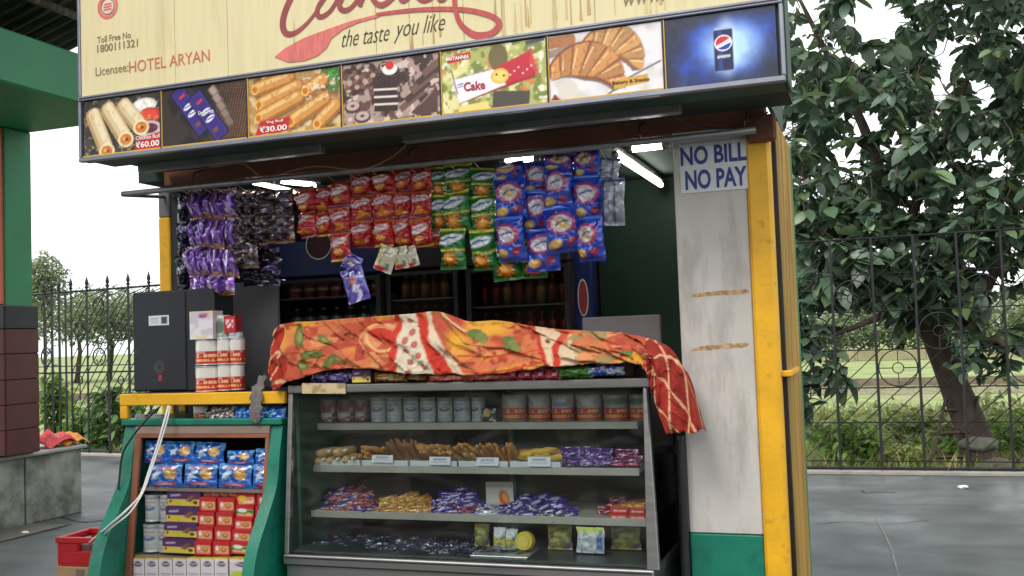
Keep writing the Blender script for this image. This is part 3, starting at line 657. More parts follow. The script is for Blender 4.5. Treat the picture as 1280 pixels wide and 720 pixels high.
# long grey pipe across the opening
pA, pB = P(153, 241, -.1), P(945, 165, -.1); zp = (pA.z+pB.z)/2
tube('hanging_pipe', [(pA.x, -.1, zp), (pB.x, -.1, zp)], .014, m_greym, ki, 10)
tube('pipe_brace', [(pA.x+.01, -.1, zp-.005), P(205, 246, .3)], .01, m_greym, ki, 8)
for px in (240, 510, 800, 935):
    q = P(px, 190, -.1); tube('pipe_hook', [(q.x, -.1, zp+.012), (q.x, -.09, zp+.07), (q.x, .0, zp+.1)], .004, m_dark, ki, 5)

# ------------------------------------------------------------------ signboard
YS = -.55
sx0, sx1 = -3.385, -.235
zS0 = 2.43; zS1 = P(975, 1, YS).z; zS1 = (zS1+P(98, 123, YS).z)/2; zS2 = zS1+.95
m_cream = mat('cream_sign_sheet', L(213, 200, 156), .55, var=.04, scale=7, stretch=(5, 1, .35), bump=.03, dirt=L(186, 168, 120), dscale=2.6, dth=.54, damt=.6, dstretch=(5, 1, .5))
m_fr = mat('sign_aluminium', L(140, 142, 152), .4, metal=.55, var=.15, bump=.05)
m_seam = mat('sign_seam', L(150, 132, 88), .8)
sg = thing('shop_signboard', 'long cream kiosk signboard with red script and a strip of food pictures', 'sign', ((sx0+sx1)/2, YS, zS0))
box('sign_box', sx0+.005, sx1-.005, YS+.02, YS+.22, zS0+.005, zS2, m_dgreen, sg, .004)
# cream sheets, seen as separate panels
seams = [218, 284, 470, 512, 580, 628, 745]
sxs = [sx0+.012]+[P(s_, 60, YS).x for s_ in seams]+[sx1-.012]
for a, b in zip(sxs[:-1], sxs[1:]):
    box('cream_panel', a+.0008, b-.0008, YS+.004, YS+.018, zS1+.012, zS2, m_cream, sg, .001)
rr = random.Random(4)
ms = mat('water_stain', L(196, 176, 128), .7, var=.2); ms2 = mat('rust_stain', L(184, 150, 104), .7, var=.2)
for k in range(26):    # thin drip stains
    x = rr.choice([rr.uniform(P(355, 50, YS).x, P(650, 30, YS).x), rr.uniform(P(640, 30, YS).x, P(850, 10, YS).x)]); z0_ = zS1+rr.uniform(.012, .05); h_ = rr.uniform(.05, .5)
    ribbon('drip_stain', [(x, z0_), (x+rr.uniform(-.002, .002), z0_+h_)], [rr.uniform(.002, .016), .001], YS+.0034-k*.00004, ms2 if rr.random() < .3 else ms, sg, .00003)
box('frame_rail', sx0, sx1, YS-.008, YS+.02, zS1-.012, zS1+.01, m_fr, sg, .003); box('frame_groove', sx0+.01, sx1-.01, YS-.0095, YS-.0085, zS1-.004, zS1+.001, m_dark, sg, 0)
box('frame_rail', sx0, sx1, YS-.010, YS+.02, zS0-.006, zS0+.014, m_fr, sg, .003); box('frame_underside', sx0+.01, sx1-.01, YS+.021, YS+.05, zS0-.004, zS0+.012, m_dark, sg, 0)
for a, b in ((sx0-.002, sx0+.012), (sx1-.012, sx1+.002)): box('frame_stile', a, b, YS-.006, YS+.03, zS0+.016, zS1-.014, m_fr, sg, .003); box('frame_stile', a, b, YS-.004, YS+.03, zS1+.012, zS2, m_fr, sg, .003)
box('soffit', sx0+.05, sx1-.01, YS+.05, -.022, zS0+.02, zS0+.035, m_soffit, sg, 0)
box('end_cap', sx1-.004, sx1+.008, YS+.03, YS+.24, zS0-.0, zS2, m_dgreen, sg, .003)
m_red = mat('faded_red_letter', L(176, 74, 72), .6, var=.18, scale=14, stretch=(4, 1, 1), bump=.02)
m_redd = mat('dark_red_letter', L(142, 62, 62), .6, var=.2, scale=14, bump=.02)
m_pink = mat('faded_pink_print', L(204, 106, 100), .6, var=.15, scale=14, stretch=(4, 1, 1))
m_ink = mat('brown_ink', L(132, 116, 84), .7, var=.2); m_black = mat('black_ink', L(56, 52, 40), .7, var=.2)
m_orl = mat('orange_letter', L(190, 112, 82), .6, var=.2)
def SP_(pts, k=6): return [((P(x, y, YS)).x, (P(x, y, YS)).z) for x, y in smooth_path(pts, k)]
SCNT = [0]
def stroke(pts, w, m_, name='brush_letter', dy=0.):
    q = SP_(pts); n = len(q)
    ws = w if not isinstance(w, (list, tuple)) else [np.interp(i/(n-1), np.linspace(0, 1, len(w)), w) for i in range(n)]
    SCNT[0] += 1; return ribbon(name, q, ws, YS+.0036-SCNT[0]*.00025, m_, sg, .0006, ramp=.0009)
stroke([(410, -55), (388, -48), (368, -12), (356, 14), (353, 32), (358, 42), (370, 40), (386, 26), (402, 4), (420, -22)], [.012, .028, .03, .03, .03, .028, .022, .016, .014, .01], m_redd)
stroke([(420, -22), (402, 0), (396, 14), (400, 21), (412, 14), (424, -6), (430, -26), (422, -30), (410, -16)], [.012, .02, .024, .024, .02, .018, .014, .012, .01], m_redd)
stroke([(446, -30), (430, -6), (424, 7), (430, 13), (440, 8), (452, -10), (458, -30), (450, -34), (440, -20)], [.012, .02, .024, .024, .02, .018, .014, .012, .01], m_redd)
stroke([(482, -80), (464, -30), (449, 8)], [.012, .02, .022], m_redd)
stroke([(458, -14), (474, -34), (478, -20), (464, -10), (468, 2), (478, 6), (492, -4), (500, -16)], [.01, .014, .018, .02, .022, .026, .02, .012], m_redd)
stroke([(500, -30), (498, -8), (504, 1), (514, -6)], [.014, .02, .022, .012], m_redd)
stroke([(530, -30), (518, -12), (528, 0), (542, -6), (548, -24)], [.012, .02, .024, .02, .012], m_redd)
stroke([(562, -40), (548, -8), (552, 0), (560, -6)], [.012, .02, .02, .012], m_redd)
# swash under the word
sw_ = [(343, 71), (352, 63), (372, 50), (398, 38), (430, 27), (470, 18), (510, 13), (548, 11), (580, 12), (602, 16), (618, 22), (624, 30), (618, 39), (606, 44), (592, 43), (578, 33), (571, 20), (568, 2), (568, -20)]
stroke(sw_[5:], [.014, .017, .019, .02, .021, .022, .024, .026, .026, .028, .026, .022, .02, .02, .02], m_red, 'swash')
bl = [(343, 71), (356, 60), (380, 47), (410, 36), (440, 25.5), (474, 17), (474, 21), (448, 28), (428, 37), (414, 48), (408, 60), (396, 70), (380, 76), (360, 78)]
q = [P(x, y, YS) for x, y in bl]; V = [(p_.x, YS+.0012, p_.z) for p_ in q]+[(p_.x, YS+.0036, p_.z) for p_ in q]; n = len(q)
mk('swash_blade', V, [tuple(range(n))]+[(i, (i+1) % n, n+(i+1) % n, n+i) for i in range(n)], m_pink, sg)
def stext(s, x0, y0, x1, y1, m_, **k):
    a, b = P(x0, y0, YS), P(x1, y1, YS); return text_part('lettering', s, a.x, b.x, a.z, b.z, YS+.0022, m_, sg, back=.002, **k)
def stextz(s, xa, ya, xb, h, m_, **k):      # baseline starts at photo point, runs level
    a = P(xa, ya, YS); b = P(xb, ya, YS); return text_part('lettering', s, a.x, b.x, a.z, a.z+h, YS+.0022, m_, sg, back=.002, **k)
stextz('the taste', 427, 59, 487, .07, m_black, shear=.45, weight=-.012)
stextz('you like', 492, 54, 557, .095, m_black, shear=.45, weight=-.012)
stextz('Toll Free No', 121, 54, 163, .03, m_ink)
stextz('1800111321', 121, 66, 172, .036, m_ink, weight=.01)
stextz('Licensee:', 119, 95, 160, .04, m_ink)
stextz('HOTEL ARYAN', 161, 91, 262, .052, m_orl)
stextz('www.', 779, 8, 830, .04, m_ink, shear=.2)
lc_ = P(134, 8, YS)
def disc(name, cx, cz, r, Y, m_, parent, n=28, inner=0):
    V = []; F = []
    for i in range(n):
        a = 6.28318*i/n; V += [(cx+r*math.cos(a), Y, cz+r*math.sin(a)), (cx+inner*math.cos(a), Y, cz+inner*math.sin(a))]
    for i in range(n):
        j = (i+1) % n; F.append((i*2, j*2, j*2+1, i*2+1) if inner else (i*2, j*2, j*2+1))
    return mk(name, V, F, m_, parent)
m_pale = mat('pale_print', L(214, 190, 172), .6)
disc('round_emblem', lc_.x, lc_.z, .058, YS+.0026, m_pink, sg, inner=.042); disc('emblem_centre', lc_.x, lc_.z, .034, YS+.003, m_pale, sg, inner=.0001); disc('emblem_ring', lc_.x, lc_.z, .038, YS+.0024, m_redd, sg, inner=.034)
for k in range(3): q = lc_.z+.012-k*.012; box('emblem_bar', lc_.x-.022, lc_.x+.022, YS+.0016, YS+.0024, q-.003, q+.003, m_pink, sg, 0)

# ---- picture strip
PIC = {}
def picture(i, xl, xr, cv):
    w = xr-xl; h = zS1-zS0-.034; z0 = zS0+.017
    X = xl+cv.x/cv.asp*w; Z = z0+cv.y*h; n = cv.nx*cv.ny
    V = np.stack([X.ravel(), np.full(n, YS+.002), Z.ravel()], 1)
    o = mk('food_picture', V, grid_faces(cv.nx, cv.ny), m_print, sg, cols=cv.flat()); sm = o.modifiers.new('thick', 'SOLIDIFY'); sm.thickness = .006; sm.offset = -1; PIC[i] = o
    return o
m_print = vcmat('sign_print', .35, var=.04)
zmid = (zS0+zS1)/2
bx = [P(x, y, YS).x for x, y in ((103.5, 165), (201.5, 155), (309.5, 140), (427, 124), (551, 108), (685, 91), (830, 72), (973, 52))]
m_gold = mat('gold_trim', L(206, 164, 62), .5, var=.1)
def asp(i): return (bx[i+1]-bx[i]-.012)/(zS1-zS0-.034)
NX, NY = 104, 84
# 1 wraps
a = asp(0); c = Cv(96, NY, a, (52, 48, 52)); c.noise((74, 64, 62), 5, 1)
c.ell(a*.80, .80, .26, .13, (214, 212, 208)).ell(a*.80, .82, .2, .08, (240, 238, 232)); c.ell(a*.86, .60, .24, .15, (188, 52, 48)).ell(a*.86, .63, .18, .09, (222, 74, 60)); c.ell(a*.86, .36, .26, .15, (196, 190, 196)).ell(a*.86, .38, .18, .09, (96, 44, 60))
for cx, cy, ln, ro in ((.62, .66, .72, -48), (.42, .56, .86, -56), (.2, .44, .9, -66)):
    c.rect(a*cx-.02, cy-.02, ln+.02, .36, (60, 48, 42), ro, .14, .7); c.rect(a*cx, cy, ln, .33, (178, 148, 104), ro, .13); c.rect(a*cx+.02, cy+.02, ln-.05, .25, (214, 192, 150), ro, .1); c.rect(a*cx+.04, cy+.04, ln-.12, .12, (232, 216, 180), ro, .05)
    ex, ey = a*cx+math.cos(math.radians(ro))*ln*.46, cy+math.sin(math.radians(ro))*ln*.46
    c.ell(ex, ey, .17, .14, (236, 218, 176)).ell(ex, ey, .125, .1, (206, 120, 44)).ell(ex+.02, ey, .04, .03, (120, 60, 30)).ell(ex-.04, ey+.02, .03, .03, (236, 180, 90))
c.noise((196, 168, 116), 18, 3, .62, .1, .5); c.poly([(a*.66, 0), (a*.7, .22), (a, .3), (a, 0)], (196, 44, 50)); picture(0, bx[0]+.006, bx[1]-.006, c)
# 2 chocolate bars
a = asp(1); c = Cv(NX, NY, a, (58, 48, 46)); c.noise((40, 34, 34), 4, 5)
for k in range(14): c.line([(a*(.72+.03*k), 1), (a*(.58+.03*k), .05)], .012, (112+k*4, 82+k*2, 62))
for k in range(5): c.rect(a*(.62+.045*k), .88-.14*k, .2, .16, (120-8*k, 96-6*k, 84-6*k), -52, .02).rect(a*(.62+.045*k)-.01, .89-.14*k, .15, .11, (168-10*k, 146-10*k, 136-10*k), -52, .02)
for cx, cy in ((.34, .6), (.55, .47)):
    c.rect(a*cx, cy, 1.0, .32, (30, 24, 70), -54, .02); c.rect(a*cx, cy, .95, .27, (70, 60, 130), -54, .02); c.rect(a*cx, cy, .92, .22, (58, 46, 124), -54, .02)
    for t in (-.1, .08): c.ell(a*cx+t*.5, cy-t*.7, .1, .045, (226, 224, 240), 34); c.line([(a*cx+t*.5-.06, cy-t*.7-.02), (a*cx+t*.5+.07, cy-t*.7+.03)], .02, (60, 44, 130))
    c.rect(a*cx-.17, cy+.26, .13, .05, (196, 60, 60), 34); c.rect(a*cx+.15, cy-.26, .1, .08, (120, 80, 60), 34)
picture(1, bx[1]+.006, bx[2]-.006, c)
# 3 fried rolls
a = asp(2); c = Cv(NX+8, NY, a, (176, 140, 88)); c.noise((120, 92, 52), 5, 7).noise((214, 190, 140), 6, 8, .55)
c.ell(a*.92, .86, .24, .22, (52, 116, 46)).noise((98, 160, 70), 14, 9, .5, .1, .8, within=np.exp(-((c.x-a*.92)**2+(c.y-.86)**2)/.05))
for cx, cy, ln, ro in ((.28, .88, .85, 12), (.34, .66, .95, 17), (.34, .46, 1.0, 20), (.74, .76, .5, 24), (.66, .36, .9, 26), (.86, .26, .6, 38)):
    c.rect(a*cx+.01, cy-.03, ln+.02, .28, (84, 52, 26), ro, .12, .6); c.rect(a*cx, cy, ln, .25, (168, 104, 46), ro, .12); c.rect(a*cx, cy+.015, ln-.05, .19, (206, 146, 76), ro, .09); c.rect(a*cx-.02, cy+.045, ln-.2, .07, (228, 186, 120), ro, .03)
    ex, ey = a*cx-math.cos(math.radians(ro))*ln*.44, cy-math.sin(math.radians(ro))*ln*.44; c.ell(ex, ey, .08, .09, (226, 180, 96)).ell(ex, ey, .05, .055, (196, 110, 40))
c.noise((250, 240, 220), 16, 10, .66, .08, .6, within=(c.x > a*.6)*(c.y > .5)*1.); c.noise((160, 96, 36), 22, 11, .64, .1, .5)
c.poly([(a*.06, .02), (a*.12, .26), (a*.46, .28), (a*.43, .04)], (190, 42, 46)); picture(2, bx[2]+.006, bx[3]-.006, c)
# 4 chocolate cake
a = asp(3); c = Cv(NX+12, NY, a, (168, 142, 132)); c.noise((98, 70, 62), 7, 12, .45, .08).noise((206, 184, 174), 9, 13, .6, .1).noise((64, 42, 38), 9, 14, .58, .06)
for k in range(5): c.rect(a*(.72+.06*k), .3+.13*k, .5, .11, (70, 46, 42) if k % 2 else (112, 80, 70), 32, .01)
c.poly([(a*.7, .1), (a*.98, .48), (a*.98, .06), (a*.76, .04)], (84, 56, 50)); c.rect(a*.86, .3, .3, .02, (150, 116, 104), 40)
for k in range(4): c.rect(a*.45, .22+.12*k, .42, .10, (50, 34, 34), -4)
for k in range(3): c.rect(a*.45, .285+.12*k, .42, .032, (226, 208, 196), -4)
c.poly([(a*.28, .62), (a*.62, .6), (a*.72, .74), (a*.45, .84), (a*.3, .78)], (66, 44, 42)); c.noise((40, 26, 26), 26, 15, .5, .1, .7, within=((c.y > .6)*(c.y < .84)*(c.x > a*.28)*(c.x < a*.7))*1.)
c.ell(a*.5, .84, .13, .09, (238, 232, 226)).ell(a*.5, .9, .075, .07, (208, 40, 38))
for cx, cy in ((.1, .3), (.2, .12)): c.ell(a*cx, cy, .15, .1, (78, 54, 50)).ell(a*cx, cy+.02, .12, .075, (190, 166, 156)).ell(a*cx, cy+.02, .04, .025, (96, 68, 62))
for k in range(16): c.ell(a*(.04+.05*(k % 5))+.01*k, .62+.08*(k//5), .045, .04, [(120, 86, 72), (92, 60, 54), (176, 150, 138)][k % 3])
picture(3, bx[3]+.006, bx[4]-.006, c)
# 5 packet of cake
a = asp(4); c = Cv(NX+16, NY, a, (170, 174, 96)); c.noise((220, 214, 150), 5, 16, .5, .15).noise((120, 132, 60), 7, 17, .55, .1).noise((214, 120, 60), 9, 18, .7, .06).noise((232, 228, 200), 8, 19, .62, .1)
c.rect(a*.66, .12, .6, .26, (74, 66, 60), -6).ell(a*.55, .8, .16, .2, (108, 96, 56)).rect(a*.3, .06, .5, .12, (232, 206, 120), 4, .04)
c.poly([(a*.1, .52), (a*.16, .14), (a*.9, .42), (a*.86, .88), (a*.82, .72)], (150, 28, 40)); c.poly([(a*.1, .53), (a*.16, .15), (a*.62, .36), (a*.5, .62)], (236, 230, 232)); c.poly([(a*.5, .63), (a*.62, .36), (a*.88, .45), (a*.86, .84)], (188, 32, 52)); c.poly([(a*.86, .9), (a*.84, .62), (a*.95, .4), (a*.9, .62)], (208, 60, 70))
c.ell(a*.56, .5, .15, .12, (222, 184, 80)).ell(a*.56, .5, .11, .085, (238, 206, 110)).ell(a*.53, .53, .02, .02, (90, 60, 40)).ell(a*.6, .5, .022, .02, (90, 60, 40))
for k in range(6): c.ell(a*(.66+.04*k), .5+.05*(k % 3), .015, .015, (240, 200, 200))
c.rect(a*.12, .5, .02, .42, (120, 60, 90), 14); c.rect(a*.18, .45, .1, .02, (60, 60, 160), 8).rect(a*.18, .41, .1, .015, (60, 60, 160), 8); c.rect(a*.17, .87, .4, .11, (190, 40, 48), 6); c.rect(a*.9, .97, .3, .06, (70, 76, 90), 6)
picture(4, bx[4]+.006, bx[5]-.006, c)
# 6 croissants
a = asp(5); c = Cv(NX+24, NY, a, (226, 222, 224)); c.noise((206, 198, 194), 4, 20, .5, .2)
c.rect(a*.1, .9, .5, .18, (170, 112, 66), 2, .06); c.rect(a*.14, .76, .66, .12, (150, 132, 116), 8, .03); c.line([(a*.66, .2), (a*.98, .42)], .03, (120, 116, 116)); c.line([(a*.5, .0), (a*.62, .12)], .03, (110, 104, 104)); c.poly([(0, .02), (a*.1, .0), (a*.04, .12)], (120, 40, 40))
def croissant(cx, cy, s, ro, body, dk):
    # a crescent of overlapping wedge layers: silhouette first, then lit layers with dark seams
    r_ = math.radians(ro); R0 = .42*s
    def at(t, off): 
        ang = math.pi/2-t*1.05; rr2 = R0+off; ux, uy = rr2*math.cos(ang), rr2*math.sin(ang)-R0; return a*cx+ux*math.cos(r_)-uy*math.sin(r_), cy+ux*math.sin(r_)+uy*math.cos(r_)
    def wid(t): return .2*s*(1-.72*abs(t)**1.6)
    up = [at(t, wid(t)) for t in np.linspace(-1, 1, 24)]; lo = [at(t, -wid(t)*.9) for t in np.linspace(1, -1, 24)]
    c.poly([(x-.01, y-.035) for x, y in up+lo], (120, 96, 84)); c.poly(up+lo, dk)
    for k in range(7):
        t0, t1 = -1+k*2/7+.02, -1+(k+1)*2/7-.02; ts = np.linspace(t0, t1, 5); sl = .1
        up2 = [at(t+sl, wid(t)*.93) for t in ts]; lo2 = [at(t-sl, -wid(t)*.8) for t in ts[::-1]]; f_ = 1-.12*(k % 2); c.poly(up2+lo2, tuple(v*f_ for v in body)); c.line([at(t0+.07+sl*.7, wid(t0)*.7), at(t0+.07, 0), at(t0+.06-sl*.5, -wid(t0)*.4)], .022, (238, 202, 140), .8)
croissant(.62, .80, 1.25, -28, (206, 152, 92), (138, 84, 48)); croissant(.36, .56, 1.5, -16, (206, 142, 80), (128, 68, 38))
c.noise((150, 90, 48), 20, 28, .62, .1, .5, within=(c.c[..., 2] < .3)*1.)
c.rect(a*.72, .17, .52, .13, (206, 156, 60), 5); c.ell(a*.16, .16, .16, .14, (212, 204, 190)); picture(5, bx[5]+.006, bx[6]-.006, c)
# 7 cola can in a blue cloud
a = asp(6); c = Cv(NX+30, NY, a, (38, 40, 58)); c.noise((48, 52, 72), 3, 22, .5, .3)
cl = vnoise(c.x, c.y, 4, 23)*.5+vnoise(c.x, c.y, 9, 24)*.3+vnoise(c.x, c.y, 18, 26)*.2
c.noise((30, 34, 52), 6, 29, .55, .1)
cloud = np.exp(-(((c.x-a*.58)/.55)**2+((c.y-.5+(c.x-a*.58)*-.12)/.36)**2)**1.4*(1.4-cl)); c.on(cloud*1.5*cl+cloud*.4, (30, 84, 206)); core = np.exp(-(((c.x-a*.6)/.34)**2+((c.y-.5)/.28)**2)**1.3); c.on(core*(.65+1.1*cl), (176, 214, 252)); c.on(np.exp(-(((c.x-a*.56)/.14)**2+((c.y-.5)/.36)**2)**2)*.8, (214, 234, 255))
c.rect(a*.53, .46, .27, .6, (22, 30, 74), 0, .03); c.rect(a*.50, .46, .06, .56, (42, 60, 128), 0, .02); c.rect(a*.53, .77, .24, .03, (160, 180, 214), 0, .01); c.rect(a*.53, .155, .22, .02, (120, 140, 180), 0, .01)
c.ell(a*.53, .56, .125, .115, (240, 240, 246)); m_ = ((c.x-a*.53)/.11)**2+((c.y-.56)/.1)**2 < 1
c.on((m_ & (c.y > .575+(c.x-a*.53)*.5))*1., (206, 40, 52)); c.on((m_ & (c.y < .52+(c.x-a*.53)*.35))*1., (24, 60, 160)); c.rect(a*.53, .365, .19, .05, (190, 206, 236), 0, .02, .5)
picture(6, bx[6]+.006, bx[7]-.006, c)
for i in range(1, 7): box('picture_divider', bx[i]-.0055, bx[i]+.0015, YS-.003, YS+.004, zS0+.016, zS1-.014, m_dark, sg, 0); box('picture_divider', bx[i]+.002, bx[i]+.0055, YS-.002, YS+.004, zS0+.016, zS1-.014, m_gold, sg, 0)
box('gold_line', bx[0], bx[6], YS-.001, YS+.001, zS0+.0165, zS0+.0215, m_gold, sg, 0)
m_wl = mat('white_letter', L(238, 234, 228), .5, var=.03)
def ptext(s, i, u0, u1, v0, v1, m_, **k):
    w = bx[i+1]-bx[i]; h = zS1-zS0-.034; return text_part('lettering', s, bx[i]+u0*w, bx[i]+u1*w, zS0+.017+v0*h, zS0+.017+v1*h, YS-.0005, m_, PIC[i], back=.002, **k)
ptext('₹60.00', 0, .68, .97, .05, .16, m_wl, weight=.015); ptext('Chicken Roll', 0, .68, .98, .19, .26, m_wl)
ptext('₹30.00', 2, .13, .42, .06, .16, m_wl, weight=.015); ptext('Veg Roll', 2, .2, .38, .19, .25, m_wl)
ptext('BRITANNIA', 4, .06, .28, .84, .9, m_wl, weight=.02); ptext('Cake', 4, .22, .42, .33, .47, mat('crimson_print', L(176, 30, 60), .5), weight=.02)
ptext('Bakery & Snacks', 5, .56, .87, .14, .2, mat('dark_print', L(80, 56, 20), .6)); ptext('pepsi', 6, .48, .585, .335, .385, m_wl, weight=.01)
ptext('Dairy Milk', 1, .44, .62, .48, .56, m_wl)

# ---- lamp channels under the sign
for k, (xa, ya, xb, yb, side) in enumerate(((176, 211, 404, 186, 'nearer the green shelter'), (506, 176, 851, 133, 'nearer the white pillar'))):
    a, b = P(xa, ya, -.3), P(xb, yb, -.3); z = (a.z+b.z)/2
    t = thing('lamp_channel', 'unlit grey lamp channel under the signboard, '+side, 'lamp', (a.x, -.3, z), 'lamp channels under the signboard')
    box('channel', a.x, b.x, -.325, -.275, z-.02, z+.02, m_greym, t, .004)
    for f in (.12, .88): x = a.x+(b.x-a.x)*f; box('bracket', x-.012, x+.012, -.31, -.29, z+.021, zS0+.019, m_dark, t, .002)

# ------------------------------------------------------------------ unit meshes for packaged goods
m_pack = vcmat('foil_print', .2, metal=.1, coat=.8, var=.1)
m_foil = vcmat('shiny_foil', .22, metal=.55, coat=.2, var=.15)
m_card = vcmat('carton_print', .5, var=.06)
m_tin = vcmat('tin_print', .3, metal=.2, coat=.2, var=.06)
def me_from(name, V, F, cols, m_, smooth=True):
    me = bpy.data.meshes.new(name); me.from_pydata([tuple(map(float, v)) for v in V], [], F); me.materials.append(m_); setcol(me, cols)
    if smooth: me.polygons.foreach_set('use_smooth', [True]*len(me.polygons))
    me.update(); return me
def pillow(cv, seed=1, crimp=.07, wr=.24, m_=None, backk=.6, vs=1.):
    nx, ny = cv.nx, cv.ny; u = cv.x/cv.asp; v = cv.y
    a = np.clip(1-np.abs(2*u-1)**2.6, 0, 1)**.6; vv = np.clip((v-crimp)/(1-2*crimp), 0, 1); b = np.clip(1-np.abs(2*vv-1)**3.2, 0, 1)**.6
    h = a*b; nz = (vnoise(u*1.3+seed, v*1.5*vs, 3.2, seed)-.5)*wr*2+(vnoise(u*1.6+seed+v*.6, v*2.2*vs, 7, seed+5)-.5)*wr*1.3
    edge = np.clip(np.minimum(v, 1-v)/crimp, 0, 1)
    d = h*(1+nz*1.6)+nz*.22*edge+.05*np.sin(u*75)*(1-edge)
    X = (u-.5)*(1-.05*np.sin(np.pi*v)**2)+(vnoise(v*2, v*0+seed, 2, seed)-.5)*.05; Z = v-.5+(vnoise(u*2+seed, u*0, 2, seed+3)-.5)*.03
    Vf = np.stack([X, -.5*d, Z], -1).reshape(-1, 3); Vb = np.stack([X, .5*backk*h+.012, Z], -1).reshape(-1, 3)
    return me_from('packet', np.concatenate([Vf, Vb]), grid_faces(nx, ny)+grid_faces(nx, ny, nx*ny, True), np.concatenate([cv.flat(), cv.flat()]), m_ or m_pack)
def boxu(cv, side=(120, 120, 120), top=None, m_=None):
    nx, ny = cv.nx, cv.ny; u = cv.x/cv.asp-.5; v = cv.y-.5
    V = list(np.stack([u, np.full(u.shape, -.5), v], -1).reshape(-1, 3)); F = grid_faces(nx, ny); Cc = list(cv.flat()); s = L(*side); t = L(*(top or side))
    for qs, col in (([(.5, -.5, -.5), (.5, .5, -.5), (.5, .5, .5), (.5, -.5, .5)], s), ([(-.5, .5, -.5), (-.5, -.5, -.5), (-.5, -.5, .5), (-.5, .5, .5)], s), ([(-.5, -.5, .5), (.5, -.5, .5), (.5, .5, .5), (-.5, .5, .5)], t), ([(-.5, .5, -.5), (.5, .5, -.5), (.5, -.5, -.5), (-.5, -.5, -.5)], t), ([(.5, .5, -.5), (-.5, .5, -.5), (-.5, .5, .5), (.5, .5, .5)], s)):
        k = len(V); V += qs; Cc += [col]*4; F.append((k, k+1, k+2, k+3))
    return me_from('carton', V, F, np.array(Cc), m_ or m_card, False)
def tinu(cv, lid=(176, 178, 180), rep=2, m_=None, ridges=True):
    seg, ny = (40 if cv.nx < 40 else 2*cv.nx), cv.ny; V = []; Cc = []; F = []; lidc = L(*lid)
    prof = [(.465, -.5, 1), (.5, -.485, 1), (.5, -.455, 1), (.485, -.45, 0)]
    for j in range(ny): prof.append((.485, -.45+.9*j/(ny-1), 2+j))
    prof += [(.485, .45, 0), (.5, .455, 1), (.5, .49, 1), (.465, .5, 1), (.455, .47, 1), (0.001, .47, 1)]
    for (r_, z, k) in prof:
        for i in range(seg):
            a_ = 2*math.pi*i/seg; V.append((r_*math.sin(a_), -r_*math.cos(a_), z))
            if k >= 2:
                t = ((i/seg*rep)+.5) % 1; xi = min(cv.nx-1, int(t*cv.nx)); Cc.append(cv.c[k-2, xi])
            else: Cc.append(lidc)
    for p_ in range(len(prof)-1):
        for i in range(seg): F.append((p_*seg+i, p_*seg+(i+1) % seg, (p_+1)*seg+(i+1) % seg, (p_+1)*seg+i))
    return me_from('tin', V, F, np.clip(np.array(Cc), 0, .95), m_ or m_tin)
def place(name, me, pos, scale, rot=(0, 0, 0), parent=None, lab=None, cat=None, grp=None):
    o = bpy.data.objects.new(name, me); o.scale = scale; o.rotation_euler = rot; put(o, parent, pos)
    if lab: tag(o, lab, cat, grp)
    return o
def item(name, me, x0, y0, x1, y1, Y, depth, lab=None, cat=None, grp=None, parent=None, tilt=0., yaw=0., round_=False, lean=0., center=False):
    a, b = P(x0, y1, Y), P(x1, y0, Y); yc = (y0+y1)/2; xc = (x0+x1)/2
    w = abs(P(x1, yc, Y).x-P(x0, yc, Y).x); h = abs(P(xc, y0, Y).z-P(xc, y1, Y).z); c_ = P(xc, yc, Y)
    d = w if round_ else depth
    return place(name, me, (c_.x, Y if center else Y+d/2, c_.z), (w, d, h), (lean, tilt, yaw), parent, lab, cat, grp)
R_ = random.Random(9)

# ---- print designs
def d_red():
    c = Cv(20, 30, .8, (186, 28, 34)); c.noise((150, 18, 28), 5, 31).rect(.4, .93, .8, .12, (120, 40, 90)).rect(.4, .87, .8, .03, (226, 170, 60)).ell(.4, .64, .34, .1, (232, 214, 222), 10).line([(.18, .62), (.4, .68), (.62, .66)], .05, (170, 30, 60)).poly([(.12, .12), (.68, .14), (.4, .42)], (226, 140, 40)).rect(.4, .04, .8, .08, (140, 40, 80)); return c
def d_red2():
    c = Cv(20, 30, .8, (196, 40, 38)); c.noise((156, 22, 30), 5, 33).rect(.4, .95, .8, .1, (112, 36, 86)).rect(.4, .885, .8, .03, (232, 180, 70)).ell(.42, .6, .32, .13, (240, 226, 226), 14).line([(.2, .58), (.42, .64), (.62, .64)], .045, (180, 30, 60)).ell(.4, .28, .2, .11, (224, 128, 42), 8).ell(.4, .3, .12, .06, (240, 178, 80)).rect(.4, .04, .8, .08, (226, 170, 60)); return c
def d_green(k=0):
    c = Cv(20, 34, .62, (28, 122, 48)); c.noise((18, 92, 40), 5, 35).rect(.31, .96, .7, .08, (196, 192, 50)).rect(.31, .46, .7, .05, (214, 206, 60)).ell(.31, .72, .27, .12, (228, 236, 236), 12).line([(.12, .68), (.28, .75), (.5, .76)], .05, (30, 90, 150)).star(.31, .25, .21, (224, 120, 30), 10, .55).ell(.31, .25, .09, .08, (240, 178, 70)).rect(.31, .03, .7, .06, (30, 120, 50)); return c
def d_blue(k=0):
    c = Cv(24, 36, .68, (40, 84, 206)); c.noise((28, 60, 170), 5, 37).rect(.34, .965, .7, .07, (70, 116, 224)).ring(.34, .62, .25, .2, .05, (206, 70, 86)).ell(.34, .62, .21, .17, (226, 224, 234)).ell(.34, .62, .14, .11, (236, 200, 110) if k else (226, 222, 230)).line([(.22, .6), (.34, .66), (.48, .66)], .045, (60, 60, 150)).ell(.18, .2, .14, .1, (228, 180, 84), 12).ell(.17, .21, .09, .06, (240, 206, 130)).ell(.5, .24, .1, .08, (160, 40, 70), 30).rect(.34, .03, .7, .05, (24, 44, 140)); return c
